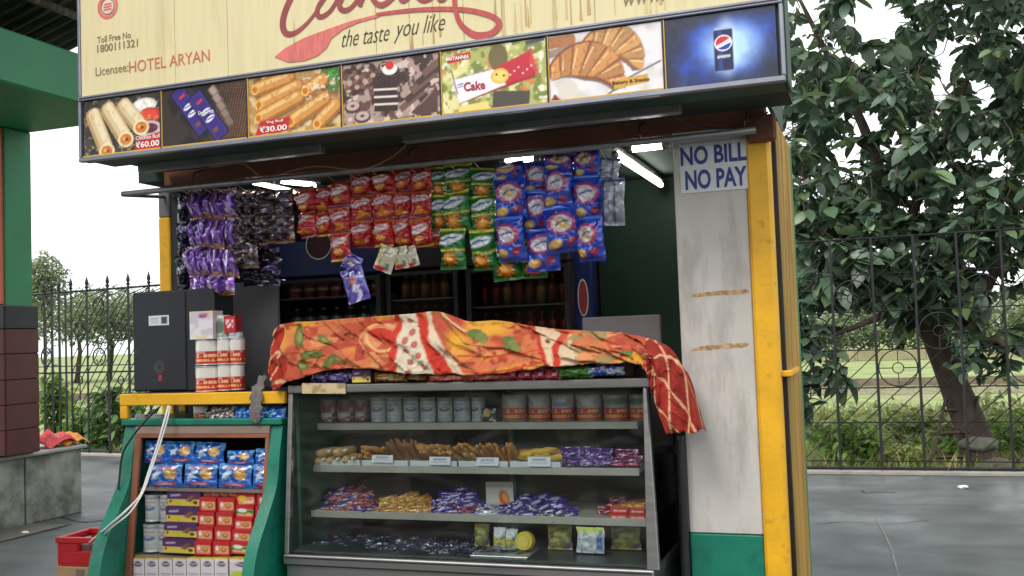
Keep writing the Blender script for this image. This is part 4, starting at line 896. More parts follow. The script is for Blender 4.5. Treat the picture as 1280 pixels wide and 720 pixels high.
def d_purple(k=0):
    c = Cv(18, 34, .42, (138, 84, 190)); c.noise((76, 44, 124), 5, 39+k, sx=4., sy=.5).rect(.13, .5, .05, .8, (226, 206, 244)).rect(.24, .5, .03, .8, (64, 36, 108)).rect(.33, .5, .03, .8, (190, 150, 226)).rect(.05, .5, .03, .9, (58, 32, 96)).rect(.21, .06, .5, .12, (204, 152, 60)).rect(.21, .97, .5, .06, (170, 124, 60)).ell(.22, .12, .1, .05, (226, 178, 90)).noise((240, 230, 250), 9, 41+k, .68, .08, .8, sx=3., sy=.6); return c  # pale and dark upright stripes paint in the foil's glossy streaks
def d_silver(k=0):
    c = Cv(16, 30, .6, (96, 86, 100)); c.noise((206, 204, 214), 7, 43+k, .52, .1).noise((52, 42, 62), 8, 45+k, .52, .1).noise((128, 92, 70), 9, 47+k, .6, .08).rect(.3, .05, .6, .08, (150, 118, 84)); return c
def d_darksil(k=0):
    c = Cv(14, 30, .5, (38, 36, 50)); c.noise((150, 150, 172), 8, 53+k, .62, .08).noise((66, 52, 104), 6, 55+k, .58, .1); return c
def d_biscuit(k=0):
    c = Cv(30, 22, 1.35, (36, 118, 214)); c.noise((24, 90, 186), 5, 57).noise((120, 190, 240), 7, 58, .6, .1).ell(.98, .58, .23, .24, (226, 170, 90)).ell(.98, .58, .15, .16, (238, 196, 122)).rect(.45, .6, .44, .12, (236, 240, 248), 20, .04).rect(.38, .46, .3, .08, (236, 240, 248), 20, .03).rect(.7, .14, .8, .14, (226, 60, 60), 0, .04).rect(.7, .14, .6, .05, (246, 220, 220)); 
    if k: c.rect(.7, .84, 1.0, .12, (220, 206, 214)).rect(.7, .84, .7, .05, (206, 70, 80))
    return c
def d_choc():
    c = Cv(14, 8, 2., (70, 42, 140)); c.noise((44, 26, 96), 6, 61).rect(1, .5, 1, .4, (206, 200, 232), 6, .1, .8); return c
def d_col(base, spots, seed, a_=.8):
    c = Cv(14, 8, 2., base)
    for i, s in enumerate(spots): c.noise(s, 3.5+i, seed+i*3, .56, .08, a_)
    return c
def d_wtin(k=0):
    c = Cv(24, 22, 1., (206, 208, 206)); c.noise((170, 174, 176), 4, 63+k, .5, .2).rect(.5, .93, 1, .1, (150, 152, 152)); col = [(66, 84, 150), (120, 90, 84), (84, 100, 160)][k % 3]
    c.ell(.5, .52, .24, .1, col).ell(.5, .55, .15, .04, (196, 200, 220)).rect(.5, .75, .5, .05, [(196, 120, 110), (170, 150, 140), (120, 110, 170)][k % 3]).rect(.5, .25, .6, .08, (186, 190, 196)).rect(.5, .12, .5, .03, (110, 120, 140)); return c
def d_rtin(k=0):
    c = Cv(60, 40, 1., (198, 190, 184)); c.noise((168, 160, 156), 4, 67+k, .5, .2).rect(.5, .24, 1.1, .5, (204, 52, 34)); c.txt('K.C.DAS', .5, .36, .72, .13, (244, 222, 160)).txt('ROSOGOLLA', .5, .15, .84, .11, (240, 200, 110))
    if k == 1: c.ell(.5, .62, .24, .1, (120, 130, 176))
    if k == 2: c.ell(.5, .75, .6, .2, (96, 130, 104), 0, .6)
    return c
def d_kctin():
    c = Cv(60, 40, 1., (222, 216, 206)); c.rect(.5, .27, 1.1, .56, (190, 50, 40)).txt('K.C.DAS', .5, .36, .72, .12, (244, 222, 170)).txt('ROSOGOLLA', .5, .16, .84, .09, (240, 206, 130)).noise((190, 188, 182), 4, 70, .5, .2, .6, within=(c.y > .46)*1.); return c
def d_pybox():
    c = Cv(36, 18, 2., (84, 44, 98)); c.rect(1, .22, 2, .44, (220, 198, 84)).poly([(1.1, .34), (1.5, .72), (1.8, .66), (1.4, .26)], (110, 66, 48)).poly([(1.14, .38), (1.5, .7), (1.56, .64), (1.24, .32)], (160, 108, 78)).ell(1.7, .24, .14, .12, (72, 44, 34)).rect(.5, .7, .6, .12, (196, 176, 206), 4, .04).ell(.2, .3, .08, .1, (120, 60, 40)); return c
def d_redpack(k=0):
    c = Cv(22, 16, 1.25, (196, 38, 46)); c.rect(.66, .42, 1., .56, (226, 176, 130), 0, .1).ell(.32, .5, .18, .24, (240, 228, 214)).ring(.32, .5, .16, .22, .05, (200, 60, 50)).ell(.8, .42, .24, .2, (176, 104, 52)).ell(.8, .46, .14, .1, (226, 160, 90))
    if k == 1: c.rect(.62, .5, 1.25, .3, (40, 130, 60)).ell(.5, .6, .3, .16, (230, 236, 228)).ell(.9, .3, .2, .14, (228, 190, 90))
    if k == 2: c.ell(.4, .6, .3, .25, (236, 190, 50)).rect(.8, .3, .6, .2, (240, 214, 190))
    return c
def d_carton(k=0):
    c = Cv(16, 30, .55, (222, 212, 214)); c.rect(.27, .985, .6, .05, (212, 190, 70)).ell(.28, .8, .17, .1, (96, 54, 110)).line([(.12, .84), (.28, .78), (.42, .84)], .03, (232, 222, 232)).rect(.27, .45, .4, .03, (150, 130, 150)).rect(.27, .37, .3, .02, (170, 150, 160)).ell(.27, .2, .14, .08, (196, 160, 170))
    if k: c.rect(.18, .3, .3, .5, (190, 206, 60)).ell(.4, .82, .14, .09, (126, 60, 140))
    return c
ME = dict(red=[pillow(d_red(), s) for s in (1, 2, 3, 101, 102)]+[pillow(d_red2(), s) for s in (4, 5, 103, 104)], green=[pillow(d_green(), s) for s in (6, 7, 8, 105, 106, 107)], blue=[pillow(d_blue(k), s) for s, k in ((9, 0), (10, 1), (11, 0), (12, 1), (108, 0), (109, 1), (110, 0))],
          purple=[pillow(d_purple(k), 13+k, wr=.34, m_=m_foil, vs=.25) for k in range(5)], silver=[pillow(d_silver(k), 18+k, wr=.45, m_=m_foil) for k in range(4)], dark=[pillow(d_darksil(k), 23+k, wr=.45, m_=m_foil) for k in range(3)],
          biscuit=[pillow(d_biscuit(k % 2), 27+k, crimp=.05) for k in range(4)], wtin=[tinu(d_wtin(k)) for k in range(3)], rtin=[tinu(d_rtin(k), (150, 146, 142)) for k in range(3)], kctin=[tinu(d_kctin())],
          pybox=[boxu(d_pybox(), (70, 38, 84), (96, 56, 108))], redpack=[boxu(d_redpack(k), (170, 30, 40), (206, 70, 70)) for k in range(3)], carton=[boxu(d_carton(k), (206, 198, 200), (212, 190, 80)) for k in range(2)])
ORD = ['first', 'second', 'third', 'fourth', 'fifth', 'sixth', 'seventh', 'eighth', 'ninth', 'tenth', 'eleventh', 'twelfth', 'thirteenth', 'fourteenth', 'fifteenth', 'sixteenth']

# ------------------------------------------------------------------ strips of packets hanging under the pipe
m_clip = mat('hanging_clip', L(150, 140, 90), .5, metal=.5)
def strip(kind, lab, grp, cells, Y, yaw=0., depth=.07, hang=True, cat='snack strip'):
    x0, y0, x1, y1 = cells[0]; top = P((x0+x1)/2, y0, Y)
    t = thing('hanging_packet_strip', lab, cat, top, grp)
    for k, (a, b, c_, d) in enumerate(cells):
        ox, oy = R_.uniform(-1.2, 1.2), R_.uniform(-1, 1); item('packet', ME[kind][R_.randrange(len(ME[kind]))], a-1.9+ox, b-3+oy, c_+1.9+ox, d+3+oy, Y-.004*k, depth*R_.uniform(.8, 1.5), parent=t, tilt=math.radians(R_.uniform(-5, 5)), yaw=yaw+math.radians(R_.uniform(-16, 16)), lean=math.radians(R_.uniform(-4, 13)), center=True)
    if hang: tube('hanging_cord', [(top.x, Y, top.z-.004), (top.x, (Y-.1)/2, zp-.03), (top.x, -.1, zp-.012)], .0022, m_clip, t, 5)
    return t
G1, G2, G3, G4 = 'strips of purple chocolate sachets', 'strips of silver sachets', 'strips of red chip packets', 'strips of green and blue chip packets'
strip('dark', 'outermost dark silver sachet strip hanging beside the grey jamb', G2, [(226, 243, 241, 282), (225, 283, 240, 321), (224, 322, 239, 360)], .06, .5)
for k, (a, b) in enumerate(((241, 254), (254, 267), (268, 280), (281, 296))):
    o_ = R_.uniform(-2, 2)
    strip('purple', ORD[k]+' purple foil chocolate strip from the yellow post', G1, [(a, 239+o_, b, 273+o_), (a-.5, 274+o_, b-.5, 309+o_), (a-1, 310+o_, b-1, 345+o_), (a-1, 346+o_, b-1, 366+o_)], .02+.01*(k % 2), R_.uniform(-.2, .2))
for k, (a, b, e) in enumerate(((297, 309, 3), (309, 322, 3), (324, 343, 2), (344, 366, 2))):
    strip('silver', ORD[k]+' crinkled silver brown sachet strip between purple and red packets', G2, [(a, 240+i*31, b, 270+i*31) for i in range(e)], .03, R_.uniform(-.3, .3))
for k, (a, b) in enumerate(((303, 326), (327, 349))): strip('dark', ['dim dark sachet strip low behind the silver sachets, nearer the purple strips', 'dim dark sachet strip low behind the silver sachets, nearer the red packets'][k], G2, [(a, 296, b, 326), (a, 326, b, 354)], .14, hang=False)
redc = [[(373, 236, 396, 264), (375, 266, 396, 295)], [(397, 235, 415, 265), (398, 267, 415, 293)], [(414, 228, 438, 257), (415, 258, 438, 289), (416, 290, 439, 323)], [(441, 217, 466, 243), (442, 244, 466, 274), (442, 275, 467, 308)],
        [(468, 214, 493, 240), (469, 241, 493, 273), (470, 274, 492, 305)], [(493, 212, 515, 239), (493, 240, 515, 271), (494, 272, 516, 306)], [(515, 211, 537, 238), (516, 239, 537, 270), (516, 271, 538, 305)]]
for k, cs in enumerate(redc): strip('red', ORD[k]+' strip of red chip packets counting from the silver sachets', G3, cs, .02+.012*(k % 2), R_.uniform(-.15, .15))
strip('red', 'small red packet half hidden between red strips and green packets', G3, [(536, 285, 552, 306)], .09, .4, hang=False)
strip('green', 'slim green chip packet strip tucked behind, next to the red packets', G4, [(538, 212, 557, 245), (539, 246, 557, 286)], .07, .5)
strip('green', 'green and yellow chip strip of three packets, next to the red ones', G4, [(559, 208, 590, 240), (557, 241, 588, 286), (552, 287, 582, 333)], .02, -.1)
strip('green', 'green and yellow chip strip of three packets, next to the blue ones', G4, [(590, 212, 619, 244), (590, 245, 619, 289), (591, 290, 619, 336)], .025, .1)
strip('green', 'green packet peeking out below the first blue chip strip', G4, [(617, 303, 650, 348)], .09, hang=False)
strip('green', 'green packet peeking out below the second blue chip strip', G4, [(652, 302, 682, 346)], .1, hang=False)
strip('blue', 'blue chip packet strip nearest the green packets', G4, [(621, 206, 655, 224), (619, 223, 655, 273), (621, 274, 656, 325)], 0., -.12)
strip('blue', 'second blue chip packet strip, hanging lowest of the blue ones', G4, [(656, 204, 684, 241), (657, 241, 686, 288), (661, 288, 698, 336)], .04, .12)
strip('blue', 'third blue chip packet strip, between the lowest and the outermost', G4, [(683, 196, 716, 213), (682, 211, 716, 260), (684, 260, 722, 313)], -.005, .08)
strip('blue', 'outermost blue chip packet strip, next to the grey reversed packet', G4, [(717, 188, 750, 221), (717, 221, 752, 273), (721, 273, 756, 324)], .01, -.1)
cg = Cv(16, 30, .5, (150, 156, 172)); cg.noise((196, 200, 210), 5, 81).rect(.06, .5, .06, 1, (44, 60, 120)).rect(.3, .5, .03, 1, (60, 66, 96)).rect(.25, .95, .5, .1, (44, 60, 130)); ME['rev'] = [pillow(cg, 51)]
strip('rev', 'grey reversed chip packet strip at the end beside the dark green wall', G4, [(745, 200, 772, 228), (752, 225, 779, 279)], .03, .5)
# loose sachets hanging low in the middle
cs = Cv(14, 22, .62, (92, 84, 178)); cs.noise((52, 44, 130), 6, 83).noise((220, 216, 240), 7, 85, .62, .08).ell(.3, .6, .1, .1, (196, 110, 70)); ME['loose'] = [pillow(cs, 52)]
item('hanging_sachet', ME['loose'][0], 430, 334, 458, 378, -.02, .03, 'tilted blue violet sachet dangling lowest below the red packets', 'sachet', 'loose sachets hanging in the middle', tilt=math.radians(-15), center=True)
item('hanging_sachet', ME['loose'][0], 428, 318, 452, 338, .0, .03, 'crumpled violet sachet just above the tilted dangling one', 'sachet', 'loose sachets hanging in the middle', tilt=math.radians(24), center=True)
cw = Cv(14, 22, .62, (206, 200, 176)); cw.noise((120, 110, 100), 7, 87, .6, .1).rect(.1, .5, .08, 1, (220, 196, 60)).ell(.2, .1, .2, .1, (196, 40, 40)); ME['cream'] = [pillow(cw, 53, wr=.3)]
for k, (b, tl) in enumerate((((470, 307, 494, 340), 22), ((492, 308, 510, 336), -6), ((504, 308, 522, 334), -14))):
    item('hanging_sachet', ME['cream'][0], *b, -.01+.01*k, .025, [ 'cream sachet with red tip hanging below the red packets', 'middle one of three cream sachets hanging below the red packets', 'cream sachet hanging nearest the green packets, below the red ones'][k], 'sachet', 'loose sachets hanging in the middle', tilt=math.radians(tl), center=True)

# NO BILL NO PAY paper
a, b = P(848, 239, -.004), P(935, 178, -.004); a.x = min(a.x, P(848, 178, -.004).x)
nb = thing('notice_paper', 'white paper notice with bold blue capitals on the pillar top', 'notice', (a.x, -.004, a.z))
z1_, z0_ = P(892, 177, -.004).z, P(892, 239, -.004).z; x0_, x1_ = P(850, 208, -.004).x, P(935, 208, -.004).x
np_ = box('paper', x0_, x1_, -.0045, -.002, z0_, z1_, mat('notice_paper', L(214, 214, 216), .8, var=.06), nb, 0)
m_nb = mat('blue_letter', L(46, 62, 128), .6, var=.1)
hh = z1_-z0_
text_part('lettering', 'NO BILL', x0_+.004, x1_-.004, z0_+hh*.56, z0_+hh*.94, -.0062, m_nb, np_, weight=.03, back=.0014); text_part('lettering', 'NO PAY', x0_+.02, x1_-.006, z0_+hh*.06, z0_+hh*.46, -.0062, m_nb, np_, weight=.03, back=.0014)

# ------------------------------------------------------------------ lit lamps inside
m_lit = emit('lit_tube', (1., .98, .95), 10.0)
def lamp(p0, p1, z, w, lab, flat=False):
    a, b = PZ(*p0, z), PZ(*p1, z); t = thing('ceiling_tube_light', lab, 'light', a, 'lit lamps under the kiosk ceiling')
    tb_ = tube('tube', [a, b], w, m_lit, t, 10); d = (b-a).normalized()
    tube('fitting', [a-d*.03+Vector((0, 0, w*1.9)), b+d*.03+Vector((0, 0, w*1.9))], w*.8, m_wl, t, 6)
    for e, s_ in ((a, -1), (b, 1)): tube('end_cap', [e, e+d*.03*s_], w*1.15, m_greym, tb_, 10)
lamp((314, 228), (367, 240), 2.36, .008, 'lit tube lamp over the silver sachets, the longer of two')
lamp((350, 227), (394, 232), 2.36, .009, 'lit tube lamp over the first red packets')
lamp((770, 194), (826, 231), 2.36, .014, 'long slanting lit tube lamp beside the white pillar')
lamp((632, 202), (667, 199), 2.36, .013, 'short lit lamp above the first blue packets')
lamp((791, 186), (828, 182), 2.36, .015, 'short bright lamp at the top next to the paper notice')

# ------------------------------------------------------------------ coolers and things at the back
m_blue = mat('blue_cooler_paint', L(22, 40, 100), .4, var=.1, bump=.03)
m_in = mat('cooler_inside', L(92, 66, 68), .5, var=.15)
m_gl = glass('cooler_glass', (.78, .78, .78), ior=1.25)
cb = Cv(10, 24, .4, (150, 36, 36)); cb.rect(.2, .5, .5, .2, (214, 196, 190)).rect(.2, .93, .5, .14, (170, 172, 176)); can_r = tinu(cb, (170, 172, 176))
cb = Cv(10, 24, .4, (22, 46, 40)); cb.rect(.2, .42, .5, .3, (120, 150, 140)).rect(.2, .9, .5, .1, (60, 80, 70))
def bottle_me(col, lab_, capc):
    prof = [(0.001, -.5), (.45, -.5), (.5, -.46), (.5, .05), (.46, .15), (.26, .3), (.18, .38), (.18, .44), (.2, .445), (.2, .5), (0.001, .5)]; V = []; F = []; Cc = []; s = 14
    for i_, (r_, z) in enumerate(prof):
        for i in range(s):
            a_ = 6.28318*i/s; V.append((r_*math.sin(a_), -r_*math.cos(a_), z)); Cc.append(L(*capc) if z > .43 else L(*lab_) if -.3 < z < .1 and r_ > .4 else L(*col))
    for p_ in range(len(prof)-1):
        for i in range(s): F.append((p_*s+i, p_*s+(i+1) % s, (p_+1)*s+(i+1) % s, (p_+1)*s+i))
    return me_from('bottle', V, F, np.array(Cc), m_tin)
bots = [bottle_me((24, 56, 44), (150, 170, 164), (190, 196, 196)), bottle_me((70, 26, 24), (150, 40, 40), (190, 60, 50)), bottle_me((96, 70, 40), (190, 150, 60), (220, 190, 90))]
def cooler(px0, px1, pyh0, pyh1, Y, lab, head, body, rows, where):
    x0, x1 = P(px0, 370, Y).x, P(px1, 370, Y).x; xc = (px0+px1)/2; zh1, zh0 = P(xc, pyh0, Y).z, P(xc, pyh1, Y).z
    t = thing('drinks_cooler', lab, 'cooler', ((x0+x1)/2, Y, .02))
    box('header', x0, x1, Y-.01, Y+.45, zh0, zh1, head, t, .01); box('side', x0, x0+.02, Y, Y+.45, .02, zh0-.003, body, t, 0); box('side', x1-.02, x1, Y, Y+.45, .02, zh0-.003, body, t, 0); box('back', x0+.02, x1-.02, Y+.43, Y+.45, .02, zh0-.003, m_in, t, 0)
    box('door_frame', x0+.002, x0+.03, Y-.025, Y-.002, .1, zh0-.01, m_dark, t, .003); box('door_frame', x1-.03, x1-.002, Y-.025, Y-.002, .1, zh0-.01, m_dark, t, .003); box('door_frame', x0+.031, x1-.031, Y-.025, Y-.002, zh0-.035, zh0-.01, m_dark, t, .003)
    box('door_glass', x0+.031, x1-.031, Y-.014, Y-.010, .1, zh0-.036, m_gl, t, 0)
    for (pz, meshes, hp, n, cat_) in rows:
        z = P(xc, pz, Y+.05).z; box('shelf', x0+.022, x1-.022, Y+.01, Y+.42, z-.012, z, m_greym, t, .002)
        h = hp/1250*5; w = (x1-x0-.07)/n
        for i in range(n): place('bottle' if meshes is not can_l else 'can', meshes[i % len(meshes)], (x0+.035+w*(i+.5), Y+.1, z+h/2+.001), (w*.86, w*.86, h), lab='%s in the %s' % (cat_, where), cat='bottle' if meshes is not can_l else 'can', grp='drinks in the '+where)
can_l = [can_r]
cooler(345, 478, 298, 345, .8, 'blue headed drinks cooler below the silver sachets', m_blue, m_dark, [(371, can_l, 24, 7, 'red drink can'), (412, [bots[0]], 32, 7, 'dark green bottle')], 'cooler with the blue header')
cooler(484, 575, 296, 336, .85, 'dark narrow drinks cooler behind the middle of the cloth', m_dark, m_dark, [(373, [bots[2], bots[1]], 34, 6, 'brown bottle'), (412, [bots[1]], 34, 6, 'dark red bottle')], 'dark narrow cooler')
cooler(584, 714, 290, 330, .82, 'wide dark drinks cooler with red bottles below the blue packets', m_dark, m_dark, [(381, [bots[1], bots[1], bots[2]], 40, 8, 'red bottle'), (420, [bots[1]], 32, 8, 'dark red bottle')], 'wide cooler')
q = P(398, 306, .78); 
t_blue = bpy.data.objects['drinks_cooler']
disc('header_emblem', q.x, q.z, .085, .782, m_wl, t_blue, inner=.078); disc('header_emblem', q.x, q.z, .07, .783, mat('cooler_emblem', L(72, 30, 40), .5), t_blue, inner=.0001)
bc = thing('blue_cooler_side', 'narrow blue cooler edge with tall red oval emblem beside the green wall', 'cooler', P(731, 400, .9))
x0_, x1_ = P(714, 360, .9).x, P(740, 360, .9).x; box('body', x0_, x1_, .9, 1.0, .02, P(730, 300, .9).z, m_blue, bc, .01)
q = P(729, 372, .9); V = [(q.x+.03*math.cos(a_*.2618), .8985, q.z+.1*math.sin(a_*.2618)) for a_ in range(24)]; mk('emblem_ring', V, [tuple(range(24))], m_wl, bc); V = [(q.x+.024*math.cos(a_*.2618), .8975, q.z+.09*math.sin(a_*.2618)) for a_ in range(24)]; mk('emblem', V, [tuple(range(24))], m_red, bc)
mo = thing('monitor', 'plain grey back of a counter monitor behind the cloth', 'monitor', P(777, 440, .2))
a, b = P(727, 396, .2), P(827, 440, .2); zt_ = P(777, 395, .2).z
box('back_shell', a.x, b.x, .2, .225, zt_-.3, zt_, m_grey, mo, .006); box('stand', a.x+.12, b.x-.12, .226, .26, 1.05, zt_-.1, m_dark, mo, .004); box('foot', a.x+.06, b.x-.06, .18, .36, 1.04, 1.05, m_dark, mo, .003)
box('inner_counter', P(478, 460, .3).x, pl0-.01, .3, .55, 1.0, 1.038, m_grey, ki, .003)

# ------------------------------------------------------------------ glass display case
CX0, CX1 = -2.525, -.842
zB, zTt = .612, 1.364
def YF(z): return -.27+.07*(z-zB)/(zTt-zB)
dc = thing('glass_display_case', 'steel framed glass display case with shelves of snacks under the cloth', 'display case', ((CX0+CX1)/2, 0, 0))
m_cgl = glass('case_glass', (.93, .96, .95), ior=1.3, rough=.015, smudge=.03); m_sgl = glass('case_side_glass', (.86, .9, .9), ior=1.5, rough=.03)
m_cin = mat('case_lining', L(46, 37, 37), .5, var=.2, bump=.04)
m_shelf = mat('shelf_edge', L(176, 172, 164), .45, metal=.2, var=.1)
box('base_cabinet', CX0+.005, CX1-.005, -.265, .33, .06, zB-.045, m_steel, dc, .005); box('plinth', CX0+.05, CX1-.05, -.3, .3, 0, .058, m_dark, dc, 0)
box('bottom_rail', CX0, CX1, -.282, .335, zB-.043, zB, m_steel, dc, .004); box('bottom_seam', CX0+.01, CX1-.01, -.2845, -.2825, zB-.014, zB-.008, m_dark, dc, 0)
box('top_frame', CX0, CX1, YF(zTt)-.012, .335, zTt-.036, zTt, m_steel, dc, .004)
def stile(xa, xb, name='corner_stile', flare=0.):
    z0_, z1_ = zB+.001, zTt-.037; d = .03
    hexa(name, [(xa, YF(z0_)-.004, z0_), (xb+flare, YF(z0_)-.004, z0_), (xb+flare, YF(z0_)+d, z0_), (xa, YF(z0_)+d, z0_), (xa, YF(z1_)-.004, z1_), (xb-flare*.7, YF(z1_)-.004, z1_), (xb-flare*.7, YF(z1_)+d, z1_), (xa, YF(z1_)+d, z1_)], m_steel, dc, .003)
stile(CX0, CX0+.022); stile(CX1-.03, CX1, flare=.02)
z0_, z1_ = zB+.001, zTt-.037
hexa('front_glass', [(CX0+.023, YF(z0_)+.006, z0_), (CX1-.031, YF(z0_)+.006, z0_), (CX1-.031, YF(z0_)+.011, z0_), (CX0+.023, YF(z0_)+.011, z0_), (CX0+.023, YF(z1_)+.006, z1_), (CX1-.031, YF(z1_)+.006, z1_), (CX1-.031, YF(z1_)+.011, z1_), (CX0+.023, YF(z1_)+.011, z1_)], m_cgl, dc, 0)
hexa('side_glass', [(CX1-.012, YF(z0_)+.032, z0_), (CX1-.007, YF(z0_)+.032, z0_), (CX1-.007, .3, z0_), (CX1-.012, .3, z0_), (CX1-.012, YF(z1_)+.032, z1_), (CX1-.007, YF(z1_)+.032, z1_), (CX1-.007, .3, z1_), (CX1-.012, .3, z1_)], m_sgl, dc, 0)
box('side_wall', CX0+.002, CX0+.02, -.15, .3, z0_, z1_, mat('case_green_side', L(28, 74, 56), .5, var=.2), dc, 0)
box('back_panel', CX0+.02, CX1-.02, .305, .33, z0_, z1_, m_cin, dc, 0); box('rear_stile', CX1-.03, CX1, .303, .332, z0_, z1_, m_dark, dc, .003); box('floor_board', CX0+.022, CX1-.032, -.24, .3, zB+.002, zB+.012, mat('case_floor', L(60, 66, 70), .3, var=.2), dc, 0)
shz = []
for (xl, yl, xr, yr_, Yq) in ((397, 533, 797, 531, -.02), (392, 586, 799, 589, -.045), (389, 641, 808, 654, -.085)):
    a, b = P(xl, yl, Yq), P(xr, yr_, Yq); z = (a.z+b.z)/2; shz.append((z+.013, Yq))
    s_ = box('shelf', a.x, b.x, Yq+.006, .29, z-.008, z+.013, m_shelf, dc, .002); box('shelf_lip', a.x, b.x, Yq-.004, Yq+.005, z-.017, z+.015, m_shelf, s_, .002)
for px in (405, 640): q = P(px, 600, .27); box('shelf_upright', q.x-.012, q.x+.012, .27, .3, zB+.02, zTt-.04, m_greym, dc, .002)
def on_shelf(s, name, me, x0, x1, ytop, Yoff, depth, lab, cat, grp, round_=False, tilt=0, yaw=0):
    z, Ys = shz[s]; Y = Ys+Yoff; ym = ytop; a, b = P(x0, ym, Y), P(x1, ym, Y); w = b.x-a.x; h = P((x0+x1)/2, ytop, Y).z-z; d = w if round_ else depth
    return place(name, me, ((a.x+b.x)/2, Y+d/2, z+h/2+.001), (w, d, h), (0, tilt, yaw), None, lab, cat, grp)
# top shelf
cj = Cv(14, 18, .8, (150, 60, 80)); cj.noise((210, 190, 200), 6, 91, .56, .1).rect(.4, .9, .8, .2, (120, 110, 112)).rect(.4, .3, .5, .2, (206, 206, 220)); jar = tinu(cj, (120, 100, 104))
for k, (a, b) in enumerate(((396, 415), (416, 438), (439, 456))): on_shelf(0, 'candy_jar', jar, a, b, 499, .03+.03*k, .1, ORD[k]+' pink candy jar from the left end of the top case shelf', 'jar', 'candy jars in the case', True)
for k, (a, b) in enumerate(((459, 478), (479, 498), (500, 519), (521, 541), (543, 562), (563, 584), (586, 603))): on_shelf(0, 'white_tin', ME['wtin'][k % 3], a, b, 497, .03, .1, ORD[k]+' white tin in the row after the candy jars on the top shelf', 'tin', 'white tins in the case', True, yaw=R_.uniform(-.4, .4))
cy = Cv(12, 14, .9, (40, 36, 40)); cy.rect(.3, .6, .4, .4, (222, 180, 50)).noise((220, 220, 220), 6, 93, .6, .1); on_shelf(0, 'small_carton', boxu(cy, (34, 30, 34)), 602, 620, 511, .02, .05, 'small black and yellow carton between the white and the red tins', 'carton', None)
for k, (a, b) in enumerate(((622, 653), (656, 683), (685, 713), (716, 747), (750, 782), (784, 806))): on_shelf(0, 'red_label_tin', ME['rtin'][(0, 0, 1, 0, 2, 2)[k]], a, b, 493, .02, .1, ORD[k]+' grey tin with red lower label from the small black carton', 'tin', 'red label tins in the case', True, yaw=R_.uniform(-.2, .2))
# second shelf: trays with bakery
m_tray = mat('white_tray', L(206, 212, 216), .4, var=.05)
tz = shz[1][0]; Y2 = shz[1][1]
for k, (a, b) in enumerate(((393, 450), (452, 510), (512, 571), (573, 635), (637, 701))):
    A_, B_ = P(a, 581, Y2), P(b, 581, Y2); t = thing('bakery_tray', ORD[k]+' shallow white bakery tray counting from the left of its shelf', 'tray', (A_.x, Y2, tz), 'white bakery trays')
    box('tray_floor', A_.x+.002, B_.x-.002, Y2+.004, Y2+.24, tz+.001, tz+.006, m_tray, t, 0); box('tray_lip', A_.x+.001, B_.x-.001, Y2, Y2+.006, tz+.001, tz+.026, m_tray, t, .002); box('tray_lip', A_.x+.001, B_.x-.001, Y2+.24, Y2+.246, tz+.001, tz+.026, m_tray, t, .002)
    for x in (A_.x+.001, B_.x-.006): box('tray_side', x, x+.005, Y2+.0065, Y2+.2395, tz+.0065, tz+.024, m_tray, t, 0)
m_bake = [mat('pastry_%s' % n_, L(*c_), .7, var=.2, scale=40, bump=.3, bscale=120, dirt=L(*d_), dscale=25, dth=.5) for n_, c_, d_ in (('pale', (214, 176, 116), (176, 124, 66)), ('golden', (196, 140, 74), (150, 92, 44)), ('brown', (170, 112, 62), (120, 70, 36)), ('cream', (232, 220, 190), (214, 186, 130)), ('yellow', (222, 182, 70), (190, 140, 50)))]
def roll_me(m_, bend, k):
    pts = [(-.5+i/8, bend*math.sin(i/8*3.1416), .02*math.sin(i*1.7+k)) for i in range(9)]; V, F = tube_geo(pts, .1, 10, True, [.085, .13, .15, .155, .16, .155, .15, .13, .085])
    me = bpy.data.meshes.new('pastry'); me.from_pydata([tuple(v) for v in V], [], F); me.materials.append(m_); me.polygons.foreach_set('use_smooth', [True]*len(me.polygons)); return me
rolls = {k: [roll_me(m_bake[k], .03*j, j) for j in (0, 1, 2)] for k in range(5)}
def pastry(px, py, Yo, ln, dirn, elev, k, lab, grp, thick=1.):
    q = P(px, py, Y2+Yo); o = place('pastry', rolls[k][R_.randrange(3)], q, (ln, ln*thick, ln*thick), (R_.uniform(0, 6), -elev, dirn), None, lab, 'pastry', grp); return o
BK = 'baked rolls and sticks in the case'
for (px, py) in ((405, 574), (423, 574), (442, 573), (412, 564), (432, 563)):
    pastry(px, py, .07, .16, math.pi/2+R_.uniform(-.25, .25), .0, 0, 'pale cream roll lying end-on in the first bakery tray', BK, .9); pastry(px, py, -.002, .036, math.pi/2, 0, 3, 'cream filled tip of a roll in the first bakery tray', BK, 1.6)
for k in range(10): pastry(449+R_.uniform(0, 34), 569+R_.uniform(-8, 8), .05, .12, math.pi/2+R_.uniform(-.6, .6), -.35, 1, 'golden puff in the second bakery tray', BK, .7)
for k in range(20): pastry(490+k*2.0+R_.uniform(-1, 1), 564+R_.uniform(-4, 4), .06, .14, math.pi/2+R_.uniform(-.2, .2), -.75, 2, 'brown bread stick in the dense bundle of the third tray', BK, .42)
for k in range(12): pastry(532+k*2.6, 567+R_.uniform(-7, 6), .06, .13, math.pi/2+R_.uniform(-.8, .1), -.35, 1, 'golden roll lying aslant between bundle and middle price card', BK, .7)
for k in range(18): pastry(562+k*2.3, 568+R_.uniform(-7, 5), .06, .13, math.pi/2+R_.uniform(-.6, .3), -.45, k % 2, 'pale twisted stick in the fourth bakery tray', BK, .55)
for k in range(14): pastry(604+k*3.1, 569+R_.uniform(-6, 4), .06, .12, math.pi/2+R_.uniform(-.4, .4), -.7, 1, 'golden stick standing beside the fourth price card', BK, .55)
for k in range(9): pastry(652+k*5.5, 567+R_.uniform(-4, 4), .09, .13, R_.uniform(-.4, .4), 0.1, (4, 2, 4)[k % 3], 'yellow and brown cake slice in the last bakery tray', BK, .75)
